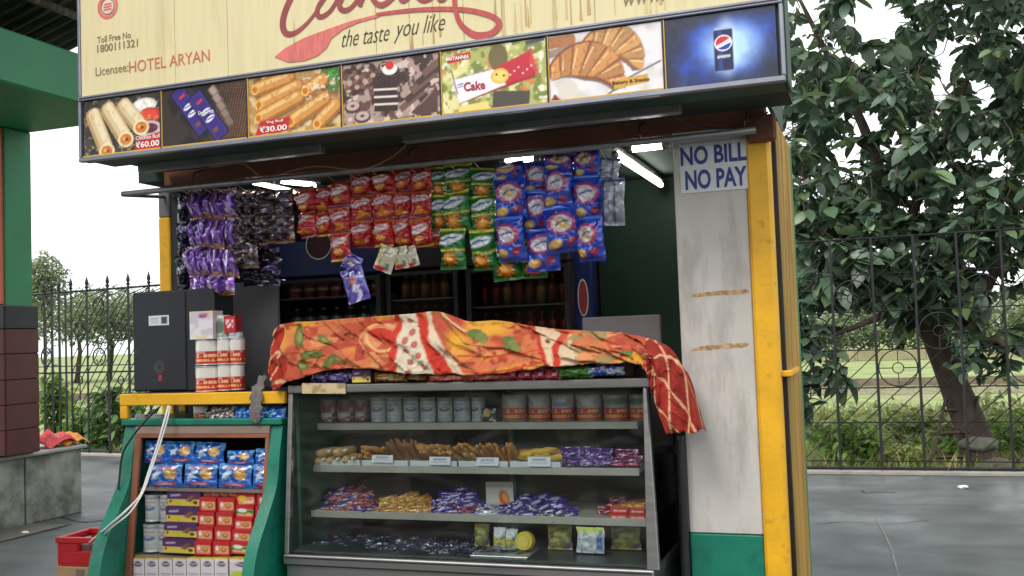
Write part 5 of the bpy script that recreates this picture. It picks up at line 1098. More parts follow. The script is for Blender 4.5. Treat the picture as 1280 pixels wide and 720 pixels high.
for k, (a, b, c_, d) in enumerate(((465, 569, 491, 578), (537, 571, 563, 581), (596, 572, 623, 582), (660, 571, 688, 583))):
    q0, q1 = P(a, d, Y2-.008), P(c_, b, Y2-.008); cc = Cv(14, 8, 2.6, (222, 226, 232)); cc.rect(1.3, .7, 1.6, .2, (110, 130, 190)).rect(1.3, .35, 1.8, .12, (170, 150, 170)); V_ = boxu(cc, (220, 222, 226))
    place('price_card', V_, ((q0.x+q1.x)/2, Y2-.008, (q0.z+q1.z)/2), (q1.x-q0.x, .002, abs(P(a, b, Y2).z-P(a, d, Y2).z)), (-.15, 0, 0), None, ORD[k]+' small white price card clipped on the bakery trays', 'price card', 'price cards on the trays')
cp = Cv(24, 14, 1.8, (84, 48, 128)); cp.noise((52, 28, 88), 5, 95).noise((196, 176, 224), 7, 97, .64, .08).rect(.9, .5, 1.2, .08, (150, 120, 190)); ME['wrap'] = [pillow(cp, 55+k) for k in range(2)]
for k, (a, b, t_, yo) in enumerate(((697, 735, 560, .05), (722, 763, 561, .02), (700, 740, 573, -.005), (735, 764, 572, .0))): on_shelf(1, 'wrapped_cake', ME['wrap'][k % 2], a, b, t_, yo, .06, ORD[k]+' purple wrapped cake heaped right of the trays', 'snack pack', 'purple wrapped cakes', tilt=R_.uniform(-.08, .08))
cp = Cv(24, 14, 1.8, (120, 40, 96)); cp.noise((226, 190, 214), 6, 98, .6, .08).rect(.9, .25, 1.2, .16, (220, 60, 110)); ME['pinkw'] = [pillow(cp, 57)]
for k, (a, b, t_) in enumerate(((758, 784, 573), (778, 802, 571), (766, 796, 563))): on_shelf(1, 'wrapped_cake', ME['pinkw'][0], a, b, t_, .01+.03*(k == 2), .05, ORD[k]+' pink and purple snack pack at the right end of the second shelf', 'snack pack', 'pink snack packs')
# third shelf: loose piles of bars
BAR = dict(purple=[pillow(d_choc(), 60+k, crimp=.1) for k in range(3)], red=[pillow(d_col((140, 36, 50), [(90, 30, 90), (206, 150, 150)], 101), 63)], gold=[pillow(d_col((206, 150, 60), [(120, 72, 36), (240, 206, 130)], 103), 64), pillow(d_col((180, 120, 50), [(90, 54, 34), (236, 190, 110)], 105), 65)], white=[pillow(d_col((206, 206, 214), [(40, 40, 50), (120, 120, 170)], 107), 66)],
           navy=[pillow(d_col((34, 38, 66), [(18, 20, 36), (90, 96, 140)], 109), 67), pillow(d_col((46, 42, 80), [(24, 22, 40), (210, 210, 226)], 111, .7), 68), pillow(d_col((30, 34, 48), [(60, 60, 90)], 113), 69)], navyw=[pillow(d_col((60, 62, 92), [(226, 226, 232), (30, 30, 50)], 115, .9), 70)])
def pile(kind, x0, x1, yb, yt, Yb, n, lab, grp, ln=(.075, .1), wd=.026, slope=0.5, name='chocolate_bar', cat='chocolate bar'):
    for i in range(n):
        u = R_.random(); v = R_.random(); px = x0+(x1-x0)*u; edge = 1-abs(2*u-1)**3; py = yb+(yt-yb)*v*edge
        q = P(px, py, Yb+.02+.16*v); l_ = R_.uniform(*ln)
        place(name, BAR[kind][R_.randrange(len(BAR[kind]))], q, (l_, wd*.8, wd*R_.uniform(.9, 1.3)), (R_.uniform(-.9, -.2), -R_.uniform(-.15, .55)*slope*1.4, R_.uniform(.1, .9)), None, lab, cat, grp)
Y3 = shz[2][1]; zs3 = 638
pile('purple', 402, 468, 637, 612, Y3, 26, 'purple chocolate bar in the mixed pile at the left of the third shelf', 'left pile of bars'); pile('red', 402, 475, 637, 612, Y3, 26, 'red chocolate bar in the mixed pile at the left of the third shelf', 'left pile of bars')
pile('gold', 472, 537, 639, 616, Y3, 44, 'gold wrapped bar in the pile on the third shelf', 'pile of gold bars'); pile('purple', 533, 602, 641, 611, Y3, 40, 'violet bar in the pile after the gold bars on the third shelf', 'middle pile of bars')
pile('red', 545, 600, 642, 622, Y3, 8, 'red bar among the violet bars in the middle of the third shelf', 'middle pile of bars'); pile('white', 592, 622, 643, 630, Y3, 14, 'white and black bar at the front of the third shelf', 'white bars')
pile('purple', 622, 714, 645, 618, Y3, 46, 'violet bar in the pile next to the upright picture box', 'right pile of bars'); pile('navyw', 625, 712, 647, 625, Y3-.005, 26, 'striped navy bar in the pile next to the upright picture box', 'right pile of bars')
cpx = Cv(24, 16, 1.5, (196, 190, 186)); cpx.rect(.75, .9, 1.5, .2, (150, 140, 140)).ell(1.0, .4, .26, .34, (196, 90, 44), 40).ell(1.05, .45, .12, .2, (226, 160, 60), 40).rect(.5, .14, .9, .08, (150, 50, 50)); on_shelf(2, 'picture_box', boxu(cpx, (150, 146, 144)), 607, 641, 603, .14, .04, 'upright white box with an orange picture behind the violet bars', 'carton', None)
cr = Cv(20, 8, 2.4, (206, 60, 60)); cr.rect(1.2, .5, 1.8, .36, (240, 190, 180)).noise((200, 40, 50), 6, 117, .5, .1); rb = boxu(cr, (170, 44, 44), (214, 120, 90))
for k, (a, b, yb, yt) in enumerate(((761, 784, 650, 643), (785, 807, 651, 644), (763, 785, 642, 635), (786, 806, 643, 636))): item('small_red_box', rb, a, yt, b, yb, Y3+.02+.002*k, .06, ORD[k]+' of four small red boxes stacked at the right of the third shelf', 'box', 'small red boxes')
pile('red', 752, 806, 640, 625, Y3+.05, 14, 'loose red packet behind the four small red boxes', 'packets by the red boxes', slope=.3); pile('gold', 775, 806, 634, 627, Y3+.05, 7, 'loose golden packet on top of the small red boxes', 'packets by the red boxes', slope=.2)
# bottom of the case
Y4 = -.225
for i in range(250):
    u = R_.random(); v = R_.random(); px = 378+(602-378)*u+18*v; py = 702-28*v*(1-.5*u)-6*R_.random(); 
    kk = 'navyw' if R_.random() < .22 else 'navy'  # white-spotted wrappers mixed in as painted glints over the heap
    place('wrapped_sweet', BAR[kk][R_.randrange(len(BAR[kk]))], P(px, py-6, Y4+.04+.3*v), (R_.uniform(.045, .075), .014, R_.uniform(.024, .034)), (R_.uniform(-1.2, -.6), R_.uniform(-.3, .3), R_.uniform(-.6, .6)), None, 'dark navy wrapped sweet strewn over the bottom of the case', 'sweet', 'wrapped sweets on the case floor')
cq = Cv(14, 16, .9, (214, 216, 220)); cq.rect(.45, .25, .9, .5, (206, 200, 70)).noise((120, 130, 170), 6, 119, .6, .1); ME['wy'] = [pillow(cq, 71, m_=m_card), pillow(cq, 72, m_=m_card)]
cq = Cv(14, 16, .9, (120, 124, 70)); cq.noise((170, 168, 96), 5, 121, .5, .1).noise((110, 80, 120), 6, 123, .62, .08); ME['yp'] = [pillow(cq, 73, m_=m_card)]
cq = Cv(20, 16, 1.3, (206, 214, 222)); cq.rect(.65, .9, 1.3, .2, (196, 206, 70)).rect(1.1, .4, .3, .5, (70, 90, 160)).noise((130, 150, 160), 8, 125, .6, .08); ME['wb'] = [pillow(cq, 74, m_=m_card)]
for nm, kd_, (a, b, c_, d), yo, lb in (('snack_packet', 'yp', (591, 656, 610, 684), .1, 'yellow green packet upright beside the navy sweets'), ('snack_packet', 'wy', (615, 660, 630, 684), .08, 'white packet with yellow base, first of two on the case floor'), ('snack_packet', 'wy', (630, 662, 645, 685), .09, 'white packet with yellow base, second of two on the case floor'), ('snack_packet', 'yp', (683, 658, 714, 688), .12, 'dull yellow packet behind glass between yellow disc and blue white pack'), ('snack_packet', 'wb', (719, 660, 754, 692), .06, 'white blue packet with lime top on the case floor'), ('snack_packet', 'yp', (762, 660, 800, 688), .16, 'faint yellow packet at the right end of the case floor')):
    item(nm, ME[kd_][0], a, b, c_, d, Y4+yo+.06, .04, lb, 'packet', 'packets on the case floor', lean=-.15)
q = P(656, 676, Y4+.08); bm = bmesh.new(); bmesh.ops.create_cone(bm, cap_ends=True, segments=28, radius1=.041, radius2=.038, depth=.03); bmesh.ops.rotate(bm, verts=bm.verts[:], cent=(0, 0, 0), matrix=Matrix.Rotation(math.radians(80), 3, 'X'))
t = thing('round_box', 'round yellow lidded box standing on edge on the case floor', 'box', q); fin(bm, 'lid', mat('yellow_lid', L(206, 188, 54), .4, var=.1), t, False, q); disc('lid_print', q.x, q.z, .024, q.y-.023, mat('lid_print', L(224, 200, 90), .5), t, inner=.0001)
a, b = P(590, 697, Y4-.01), P(658, 694, Y4-.01); tzb = a.z; t = thing('foil_tray', 'flat silver tray of sweets on the case floor below the round yellow box', 'tray', a)
hexa('tray', [(a.x, Y4-.01, a.z-.005), (b.x, Y4-.01, a.z-.005), (b.x-.01, Y4+.17, a.z-.005), (a.x+.03, Y4+.17, a.z-.005), (a.x-.008, Y4-.02, a.z+.012), (b.x+.008, Y4-.02, a.z+.012), (b.x-.003, Y4+.18, a.z+.012), (a.x+.025, Y4+.18, a.z+.012)], mat('foil', L(190, 194, 198), .3, metal=.6), t, .002)
for k in range(5): place('sweet', BAR['navy'][k % 3], (a.x+.05+.035*k, Y4+.06+.02*(k % 2), a.z+.016), (.05, .02, .01), (0, 0, .3*k), t)

# ------------------------------------------------------------------ cloth over the case top and what lies under it
m_cloth = vcmat('printed_cotton', .95, var=.12, bump=.35, bscale=90)
cols_b = [(343, 488), (350, 486), (356, 479), (372, 474), (400, 466), (440, 461), (480, 463), (520, 467), (560, 468), (600, 468), (640, 464), (680, 459), (720, 457), (760, 454), (788, 453), (806, 460), (812, 478), (819, 505), (833, 541)]
cols_t = [(340, 452), (342, 425), (350, 408), (366, 403), (392, 402), (430, 399), (470, 396), (510, 393), (548, 390), (585, 402), (622, 401), (660, 407), (700, 412), (736, 414), (770, 416), (805, 422), (838, 436), (856, 470), (876, 536)]
kn = 26; cb_ = smooth_path(cols_b, kn); ct_ = smooth_path(cols_t, kn); nc = len(cb_); NV = 56; NB = 20
cv = Cv(nc, NV+NB, 5., (212, 118, 72))
pxs = np.array([(cb_[i][0]+ct_[i][0])/2 for i in range(nc)]); X_ = np.tile(pxs, (NV+NB, 1)); T_ = np.tile(np.concatenate([np.linspace(0, 1, NV), np.linspace(1.03, 1.5, NB)])[:, None], (1, nc))
# print laid out along the cloth's own length (s) and height (t)
cv.x = (X_-340)/535*5; cv.y = T_; cv.px = .02
def S(px): return (px-340)/535*5
cv.noise((222, 150, 58), 2.2, 131, .55, .1).noise((190, 84, 56), 3.1, 133, .54, .1).noise((226, 150, 96), 5, 135, .64, .1).noise((176, 70, 48), 9, 136, .66, .05)
for k in range(5): cv.line([(S(360+k*3), .2+.18*k), (S(420+k*8), .3+.14*k), (S(500), .2+.15*k)], .018, (206, 84, 56), .6)
for px, t_, rx, ry, ro in ((377, .72, .05, .2, 10), (392, .38, .14, .09, 0), (412, .2, .06, .14, -30), (410, .62, .04, .14, 20), (422, .2, .05, .1, 40), (503, .4, .12, .07, 25), (378, .2, .05, .1, 30)):
    cv.ell(S(px), t_, rx, ry, (92, 108, 44), ro).ell(S(px), t_, rx*.5, ry*.5, (150, 150, 84), ro)
cv.ell(S(478), .74, .18, .18, (200, 54, 36)).ell(S(490), .62, .1, .12, (200, 54, 36)).ring(S(480), .62, .2, .24, .03, (238, 190, 130)).ring(S(480), .55, .26, .26, .03, (232, 150, 100))
cv.line([(S(506), 1.4), (S(503), .8), (S(488), .05)], .09, (206, 58, 38)); cv.poly([(S(508), 1.5), (S(523), 1.5), (S(524), .9), (S(543), -.02), (S(492), -.02), (S(505), .75)], (228, 214, 186))
for px, t_ in ((518, .68), (512, .58), (522, .5), (511, .4), (525, .32), (512, .2), (527, .12), (516, .88), (508, .02), (517, 1.1)): cv.ell(S(px), t_, .032, .05, (176, 44, 56)).ell(S(px), t_, .012, .02, (214, 140, 130))
cv.poly([(S(523), 1.5), (S(532), 1.5), (S(533), .9), (S(560), -.02), (S(540), -.02), (S(526), .7)], (204, 54, 34)); cv.poly([(S(532), 1.5), (S(542), 1.5), (S(545), .8), (S(574), -.02), (S(560), -.02), (S(540), .6)], (226, 206, 178))
for k in range(4): cv.line([(S(545), 1.25-.1*k), (S(565), 1.05-.1*k), (S(590), .95-.1*k)], .035, ((206, 60, 40), (232, 200, 160), (150, 110, 60), (206, 90, 60))[k])
cv.ell(S(578), .55, .2, .3, (232, 168, 54), 0, .6).ell(S(615), .9, .3, .22, (234, 170, 60), 0, .5)
for k, t_ in enumerate((.06, .16, .34, .44)): cv.line([(S(574), t_), (S(630), t_-.02), (S(684), t_+.08)], .03, ((206, 60, 40), (214, 110, 80), (206, 60, 40), (226, 120, 86))[k])
for px, t_ in ((606, .72), (642, .5), (640, .62), (601, .8)): cv.ell(S(px), t_, .09, .08, (104, 120, 56), 30).ell(S(px)+.04, t_-.06, .05, .08, (130, 136, 70), -30)
cv.line([(S(678), 1.3), (S(676), .0)], .05, (200, 52, 36)); cv.poly([(S(680), 1.2), (S(722), .9), (S(716), .0), (S(680), -.02)], (224, 196, 160)); cv.line([(S(688), -.02), (S(696), .5), (S(716), .9)], .08, (204, 54, 36)); cv.ell(S(688), .62, .03, .05, (110, 70, 60))
cv.noise((150, 140, 90), 5, 137, .5, .1, .8, within=((cv.x > S(716))*(cv.x < S(770)))*1.); cv.noise((206, 90, 60), 6, 139, .55, .1, .8, within=((cv.x > S(690))*(cv.x < S(800))*(cv.y > .5))*1.)
cv.ell(S(785), .3, .1, .16, (116, 124, 66), 20).ell(S(797), .25, .08, .2, (232, 160, 50))
for rng, seed in (((-1, S(357)), 1), ((S(808), 9), 2)):
    m_ = ((cv.x > rng[0])*(cv.x < rng[1]))*1.; cv.on(m_, (172, 44, 30)); cv.noise((140, 32, 26), 5, 141, .5, .15, .6, within=m_)
    w_ = .12*(vnoise(cv.x*2, cv.y*2, 2, 143)-.5)
    for sgn in (1, -1):
        q_ = ((cv.x*4.2+sgn*cv.y*1.9+w_) % 1); cv.on(m_*np.clip((.07-np.abs(q_-.5))/.03, 0, 1), (226, 172, 130))
V = []
for j in range(NV+NB):
    t_ = T_[j, 0]
    for i in range(nc):
        b_, tt = cb_[i], ct_[i]; Yb, Yt = -.232, -.14
        f_ = i/(nc-1)
        if i/kn > 14: e = min(1, (i/kn-14)/3); Yb = -.232+.0*e; Yt = -.14-.06*e
        pb, pt = P(b_[0], b_[1], Yb), P(tt[0], tt[1], Yt)
        if t_ <= 1:
            w = pb.lerp(pt, t_); bul = math.sin(t_*math.pi)*.012; w.y -= bul; 
            fold = (vnoise(np.array(f_*16+1.8*t_), np.array(t_*2.2), 1.6, 151)-.5)*.055*math.sin(min(1, t_*1.3+.15)*math.pi/2)+(vnoise(np.array(f_*34+2.5*t_), np.array(t_*3), 1.3, 153)-.5)*.03
            rd = 1-abs(2*float(vnoise(np.array(f_*22+1.6*t_), np.array(t_*1.4+f_*3), 1.5, 157))-1); fold += -.02*(rd**6)*(t_ > .03)
            r3 = 1-abs(2*float(vnoise(np.array(f_*40-3*t_), np.array(t_*3+f_*6), 1.4, 158))-1); fold -= .008*r3**6*(t_ > .03)
            w.y += float(fold); w.z += float(fold)*.3*(t_ < .97)+.012*(1-t_)*float(vnoise(np.array(f_*30), np.array(.5), 1.3, 159)-.5)
        else:
            k_ = (t_-1)/.5; w = pt.copy(); w.y += k_*.34; w.z -= (k_**1.6)*max(.0, pt.z-1.40)*.8+.0; w.z += float((vnoise(np.array(f_*16), np.array(k_*3), 1.5, 155)-.5)*.03*k_)
            if i/kn > 15: w.y = pt.y+k_*.12; w.z -= .02*k_
        V.append(w)
cv.c *= .74
cl = mk('printed_cloth', V, grid_faces(nc, NV+NB), m_cloth, None, True, cv.flat()); sm = cl.modifiers.new('thick', 'SOLIDIFY'); sm.thickness = .002; sm.offset = 1
tag(cl, 'orange and red printed cotton cloth draped over the display case top', 'cloth')
BOXT = 'packs lying on the case under the cloth'
m_lump = mat('covered_carton', L(120, 90, 60), .8)
a, b = P(380, 470, -.1), P(790, 470, -.1)
for k, (xa, xb, top) in enumerate(((.02, .28, 1.50), (.31, .62, 1.52), (.65, .97, 1.44))): 
    o = box('covered_carton', a.x+(b.x-a.x)*xa, a.x+(b.x-a.x)*xb, -.06, .16, zTt+.001, top, m_lump, None, .004); tag(o, 'carton hidden under the %s of the printed cloth' % ('left third', 'middle', 'right third')[k], 'carton', 'cartons under the cloth')
def tpack(kd_, a, b, yt, yb, lb, Y=-.185, tilt=0., dep=.07): item('snack_pack', ME[kd_][0], a, yt, b, yb, Y, dep, lb, 'snack pack', BOXT, tilt=tilt)
cq = Cv(24, 12, 2.2, (84, 56, 140)); cq.noise((190, 176, 220), 6, 161, .6, .1).noise((50, 30, 90), 5, 163, .55, .1); ME['pvt'] = [pillow(cq, 81)]
cq = Cv(24, 12, 2.2, (190, 140, 70)); cq.noise((120, 80, 50), 6, 165, .5, .1).noise((230, 200, 140), 7, 167, .62, .1); ME['gdt'] = [pillow(cq, 82)]
cq = Cv(24, 12, 3., (226, 110, 80)); cq.noise((206, 50, 60), 5, 169, .5, .15).noise((240, 190, 160), 6, 171, .62, .1); ME['rdt'] = [pillow(cq, 83)]
cq = Cv(24, 12, 1.6, (200, 40, 70)); cq.noise((240, 214, 224), 6, 173, .55, .1).noise((110, 60, 150), 5, 175, .62, .08); ME['hrt'] = [pillow(cq, 84)]
cq = Cv(24, 12, 2.2, (70, 140, 50)); cq.noise((130, 190, 90), 5, 177, .52, .1).noise((30, 90, 40), 6, 178, .6, .1); ME['grt'] = [pillow(cq, 85)]
cq = Cv(24, 12, 2.6, (40, 90, 200)); cq.noise((226, 232, 244), 5, 179, .5, .1); ME['blt'] = [pillow(cq, 86)]
tpack('pvt', 383, 428, 463, 479, 'purple foil pack under the left end of the cloth'); tpack('pvt', 420, 446, 461, 478, 'smaller purple pack second from the left under the cloth', -.17)
item('flat_box', ME['pybox'][0], 440, 462, 463, 478, -.185, .06, 'purple and yellow box peeping out under the cloth', 'box', BOXT)
tpack('gdt', 463, 504, 465, 478, 'golden brown pack under the cloth'); tpack('gdt', 503, 532, 467, 477, 'dark golden pack under the middle of the cloth', -.16)
tpack('rdt', 530, 585, 466, 478, 'coral red pack under the cloth, nearest the golden ones'); tpack('rdt', 580, 632, 465, 477, 'coral red pack under the cloth, nearest the heart packs')
for k, (a_, b_) in enumerate(((630, 645), (644, 664), (662, 680), (678, 698))): tpack('hrt', a_, b_, 459, 476, ORD[k]+' crimson and white twist pack under the cloth edge')
tpack('grt', 694, 738, 456, 473, 'green snack pack sticking out under the cloth'); tpack('blt', 730, 779, 455, 470, 'blue and white pack sticking out beside the green one')
q0, q1 = P(378, 492, YF(zTt)-.016), P(432, 479, YF(zTt)-.016); cq = Cv(20, 8, 4, (190, 170, 132)); cq.noise((150, 128, 96), 3, 181); place('cardboard_slip', boxu(cq, (160, 140, 110)), ((q0.x+q1.x)/2, YF(zTt)-.0165, (q0.z+q1.z)/2), (q1.x-q0.x, .004, abs(P(400, 479, -.2).z-P(400, 492, -.2).z)), (0, .02, 0), None, 'torn cardboard slip on the case top rail, at the left end', 'cardboard')

# ------------------------------------------------------------------ teal display stand at the left
K_ = 4.0/3.8
def yk(y): return -4.2+(y+4.2)*K_
def zk(z): return 1.55+(z-1.55)*K_
SX0, SX1 = -3.29*K_, -2.44*K_
st = thing('display_stand', 'teal green slanted display stand with wooden frame beside the glass case', 'display stand', ((SX0+SX1)/2, -.1, 0))
prof = [(-.39, 1.2), (-.418, 1.09), (-.448, .948), (-.522, .826), (-.604, .70), (-.64, .59), (-.66, .45), (-.66, .05)]
prof = [(yk(y), zk(z)) for y, z in prof[:-1]]+[(yk(-.66), .0)]
sp = [(y, z) for y, z in smooth_path(prof, 4)]
def side(xa, xb): prism('side_panel', sp+[(.28, 0.), (.28, zk(1.2))], 'x', xa, xb, m_teal, st, .004)
side(SX0, SX0+.07); side(SX1-.06, SX1)
box('top_board', SX0-.01, SX1+.005, yk(-.41), .28, zk(1.202), zk(1.232), m_teal, st, .006)
m_wood = mat('varnished_wood', L(128, 74, 50), .5, var=.25, scale=6, stretch=(1, 1, .2), bump=.1)
m_woodg = mat('weathered_rail', L(130, 112, 98), .7, var=.25, scale=8, stretch=(.2, 1, 1), bump=.15)
def Yst(z): return yk(-.41)-.137*(zk(1.1486)-z)
def strip_h(name, xa, xb, za, zb, m_, off=0., dep=.02):
    hexa(name, [(xa, Yst(za)+off, za), (xb, Yst(za)+off, za), (xb, Yst(za)+off+dep, za), (xa, Yst(za)+off+dep, za), (xa, Yst(zb)+off, zb), (xb, Yst(zb)+off, zb), (xb, Yst(zb)+off+dep, zb), (xa, Yst(zb)+off+dep, zb)], m_, st, .002)
ix0, ix1 = SX0+.072, SX1-.062
strip_h('top_rail', ix0, ix1, zk(1.165), zk(1.2), m_woodg); strip_h('frame_rail', ix0, ix1, zk(1.147), zk(1.164), m_wood)
strip_h('frame_stile', ix0, ix0+.035, .1, zk(1.1465), m_wood); strip_h('frame_stile', ix1-.02, ix1, .1, zk(1.1465), m_wood)
strip_h('glass_pane', ix0+.036, ix1-.021, .12, zk(1.146), glass('stand_glass', (.97, .98, .98), ior=1.2), .008, .004)
box('back_board', ix0, ix1, .24, .26, .02, zk(1.2), m_dark, st, 0)
zsh = [P(250, y_, -.20).z for y_ in (611, 694)]
for z in zsh: box('shelf', ix0, ix1, Yst(z)+.02, .239, z-.012, z, m_woodg, st, .002)
box('front_panel', SX0+.071, SX1-.061, -.42, -.40, .0, .45, m_teal, st, 0)
GB_ = 'blue biscuit packets in the stand'
def ystp(py): return Yst(P(250, py, -.22).z)
for k, (a, b, c_, d) in enumerate(((180, 551, 212, 579), (210, 552, 244, 579), (244, 553, 281, 580), (284, 563, 318, 581), (319, 560, 353, 581), (186, 580, 229, 609), (230, 580, 272, 609), (274, 580, 316, 610), (316, 580, 354, 610))):
    item('biscuit_packet', ME['biscuit'][(k*2+k//5) % 4], a, b, c_, d, ystp((b+d)/2)+.06, .05, '%s blue biscuit packet in the %s row of the stand' % (ORD[k if k < 5 else k-5], 'upper' if k < 5 else 'lower'), 'biscuit packet', GB_, tilt=R_.uniform(-.06, .06), lean=-.1, center=True)
for k, (a, b, c_, d) in enumerate(((176, 619, 195, 653), (196, 619, 211, 653), (173, 656, 195, 691), (194, 656, 209, 691))):
    item('milk_powder_tin', ME['wtin'][k % 2], a, b, c_, d, ystp(d)+.05, .1, 'pale blue tin in the stand, %s row, %s' % ('upper' if k < 2 else 'lower', 'by the wooden frame' if k % 2 == 0 else 'by the purple boxes'), 'tin', 'pale tins in the stand', round_=True)
for k, (a, b, c_, d) in enumerate(((209, 613, 250, 633), (207, 633, 248, 653), (205, 653, 246, 672), (203, 673, 244, 692))):
    item('chocolate_box', ME['pybox'][0], a, b+.5, c_, d-.5, ystp(d)+.035+R_.uniform(0, .006), .1, '%s purple and yellow box from the top of its stack' % ORD[k], 'box', 'purple and yellow boxes')
for k in range(4):
    for j, (a, b) in enumerate(((249, 271), (272, 294))):
        y0_ = 622+k*18.2+j*.6; s = -2*k
        item('snack_carton', ME['redpack'][0], a+s, y0_, b+s-1, y0_+17.2, ystp(y0_+17)+.035+R_.uniform(0, .006), .08, '%s red snack carton from the top, in the %s' % (ORD[k], 'column beside the purple boxes' if j == 0 else 'second red column'), 'carton', 'red snack cartons in the stand')
for k in range(5):
    for j, (a, b, ks) in enumerate(((295, 320, (2, 1, 0, 0, 1)), (321, 346, (0, 0, 2, 0, 0)))):
        y0_ = 617+k*15.2+j; s = -1.8*k
        item('snack_packet', ME['redpack'][ks[k]], a+s, y0_, b+s-1, y0_+15, ystp(y0_+15)+.04+R_.uniform(0, .012), .07, '%s red pack from the top in the %s column of the stand' % (ORD[k], 'third' if j == 0 else 'outermost'), 'packet', 'red packs in the stand', tilt=R_.uniform(-.05, .05))
for k in range(8): item('small_red_packet', ME['redpack'][2 if k == 5 else 0], 252+k*11, 612, 263+k*11, 621, ystp(621)+.06, .05, '%s small packet lying on top of the red cartons' % ORD[k], 'packet', 'small packets on the red cartons', tilt=R_.uniform(-.3, .3))
for k in range(7): item('milk_carton', ME['carton'][0], 164+k*17.4, 698, 180.5+k*17.4, 733, ystp(712)+.02, .06, '%s white and purple drink carton in the bottom row from the left' % ORD[k], 'carton', 'drink cartons at the stand bottom')
item('milk_carton', ME['carton'][1], 287, 699, 323, 733, ystp(712)+.02, .06, 'wide white and lime carton at the end of the bottom row', 'carton', 'drink cartons at the stand bottom')
box('bottom_shelf', ix0, ix1, Yst(.47)+.02, .239, P(250, 736, -.25).z-.012, P(250, 734.5, -.25).z, m_woodg, st, 0)

# yellow rail with the upper shelf, cabinet, tins
yrl = thing('yellow_shelf_rack', 'yellow metal rack standing on top of the teal stand', 'shelf rack', (SX0, -.18, zk(1.233)))
zy0, zy1 = P(250, 506, -.2).z, P(250, 491, -.2).z
rx0, rx1 = P(150, 508, -.2).x, P(356, 500, -.2).x
box('front_rail', rx0, rx1, -.205, -.175, zy0, zy1, m_yellow, yrl, .004)
box('rack_leg', rx0, rx0+.045, -.204, -.176, zk(1.233), zy0-.001, m_yellow, yrl, .004); box('rack_leg', rx0, rx0+.045, 0.24, .27, zk(1.233), zy0-.001, m_yellow, yrl, .004); box('rack_leg', rx1-.035, rx1, 0.24, .27, zk(1.233), zy0-.001, m_yellow, yrl, .004)
box('shelf_board', rx0+.002, rx1-.002, -.174, .27, zy1-.02, zy1-.002, m_dark, yrl, 0)
m_cab = mat('black_cabinet_paint', L(34, 36, 43), .45, var=.12, scale=5, bump=.05, dirt=L(72, 72, 76), dscale=5, dth=.62, damt=.5)
cbx0, cbx1 = P(166, 430, -.03).x, P(268, 430, -.03).x; cz1 = P(230, 362, -.03).z
mc = thing('metal_cabinet', 'black metal cabinet box with white sticker on the yellow rack', 'cabinet', (cbx0, -.03, zy1))
box('body', cbx0, cbx1, -.028, .14, zy1+.001, cz1, m_cab, mc, .006)
fd_ = box('front_door', cbx0+.006, cbx0+(cbx1-cbx0)*.66, -.034, -.0285, zy1+.01, cz1-.008, m_cab, mc, .002)
q0, q1 = P(186, 407, -.036), P(211, 394, -.036); cq = Cv(20, 12, 1.7, (206, 208, 212)); cq.rect(.5, .7, .7, .08, (120, 122, 130)).rect(.5, .5, .7, .06, (130, 130, 136)).rect(.5, .3, .6, .06, (120, 122, 130)).rect(1.3, .5, .5, .7, (60, 60, 66)); 
o = place('sticker', boxu(cq, (200, 200, 204)), ((q0.x+q1.x)/2, -.0355, (q0.z+q1.z)/2), (q1.x-q0.x, .001, .05), (0, 0, 0), fd_)
q = P(199, 459, -.036); disc('round_emblem', q.x, q.z, .034, -.0348, mat('cab_emblem', L(58, 56, 56), .5, var=.3, scale=40), fd_, inner=.012)
for k, c_ in enumerate(((24, 60, 44), (150, 44, 60), (60, 30, 34))): q = P(194+k*6, 477-(k == 1)*3, -.036); box('sticker_dot', q.x-.011, q.x+.011, -.0355, -.0342, q.z-.009, q.z+.011*(1+(k == 1)), mat('dot%d' % k, L(*c_), .5), fd_, 0)
TG = 'tins beside the black cabinet'
ctn = Cv(18, 20, .85, (214, 206, 208)); ctn.rect(.42, .95, .85, .1, (214, 186, 80)).ell(.5, .84, .2, .1, (150, 60, 110)).noise((190, 180, 190), 4, 191).rect(.4, .1, .5, .08, (214, 200, 130)); cgt = Cv(18, 20, .6, (150, 160, 150)); cgt.noise((206, 210, 204), 6, 193, .5, .1).ell(.3, .5, .16, .3, (96, 120, 104)); crb = Cv(14, 20, .6, (176, 36, 48)); crb.rect(.3, .55, .4, .5, (230, 200, 200)).noise((170, 30, 44), 9, 195, .5, .08)
item('white_carton', boxu(ctn, (206, 180, 186), (214, 190, 90)), 237, 389, 266, 424, -.17, .08, 'white carton with yellow top edge on the tin stack', 'carton', TG)
item('grey_tin', tinu(cgt), 265, 394, 281, 424, -.15, .08, 'small grey green tin on top of the stack, beside the white carton', 'tin', TG, round_=True)
item('red_carton', boxu(crb, (140, 30, 40)), 280, 395, 294, 416, -.14, .05, 'small red and white carton at the top of the tin stack', 'carton', TG)
item('white_cup', ME['wtin'][0], 281, 415, 297, 423, -.14, .05, 'short pale tin under the small red carton', 'tin', TG, round_=True)
for k, (a, b, c_, d) in enumerate(((236, 424.5, 267, 457), (267, 423.5, 283, 456), (283, 423, 299.5, 455.5), (236, 458, 267, 490.5), (268, 456.5, 284, 489), (284, 456, 299.5, 488))):
    item('sweet_tin', ME['kctin'][0], a, b, c_, d, -.17+.015*(k % 3), .1, '%s sweet tin with red lower label, %s row beside the cabinet' % (('first', 'second', 'third')[k % 3], 'upper' if k < 3 else 'lower'), 'tin', TG, round_=True, yaw=R_.uniform(-.3, .3) if k % 3 else 0)
item('sweet_tin', ME['kctin'][0], 236, 507, 257, 527, -.13, .1, 'red labelled tin standing below the yellow rail', 'tin', None, round_=True)
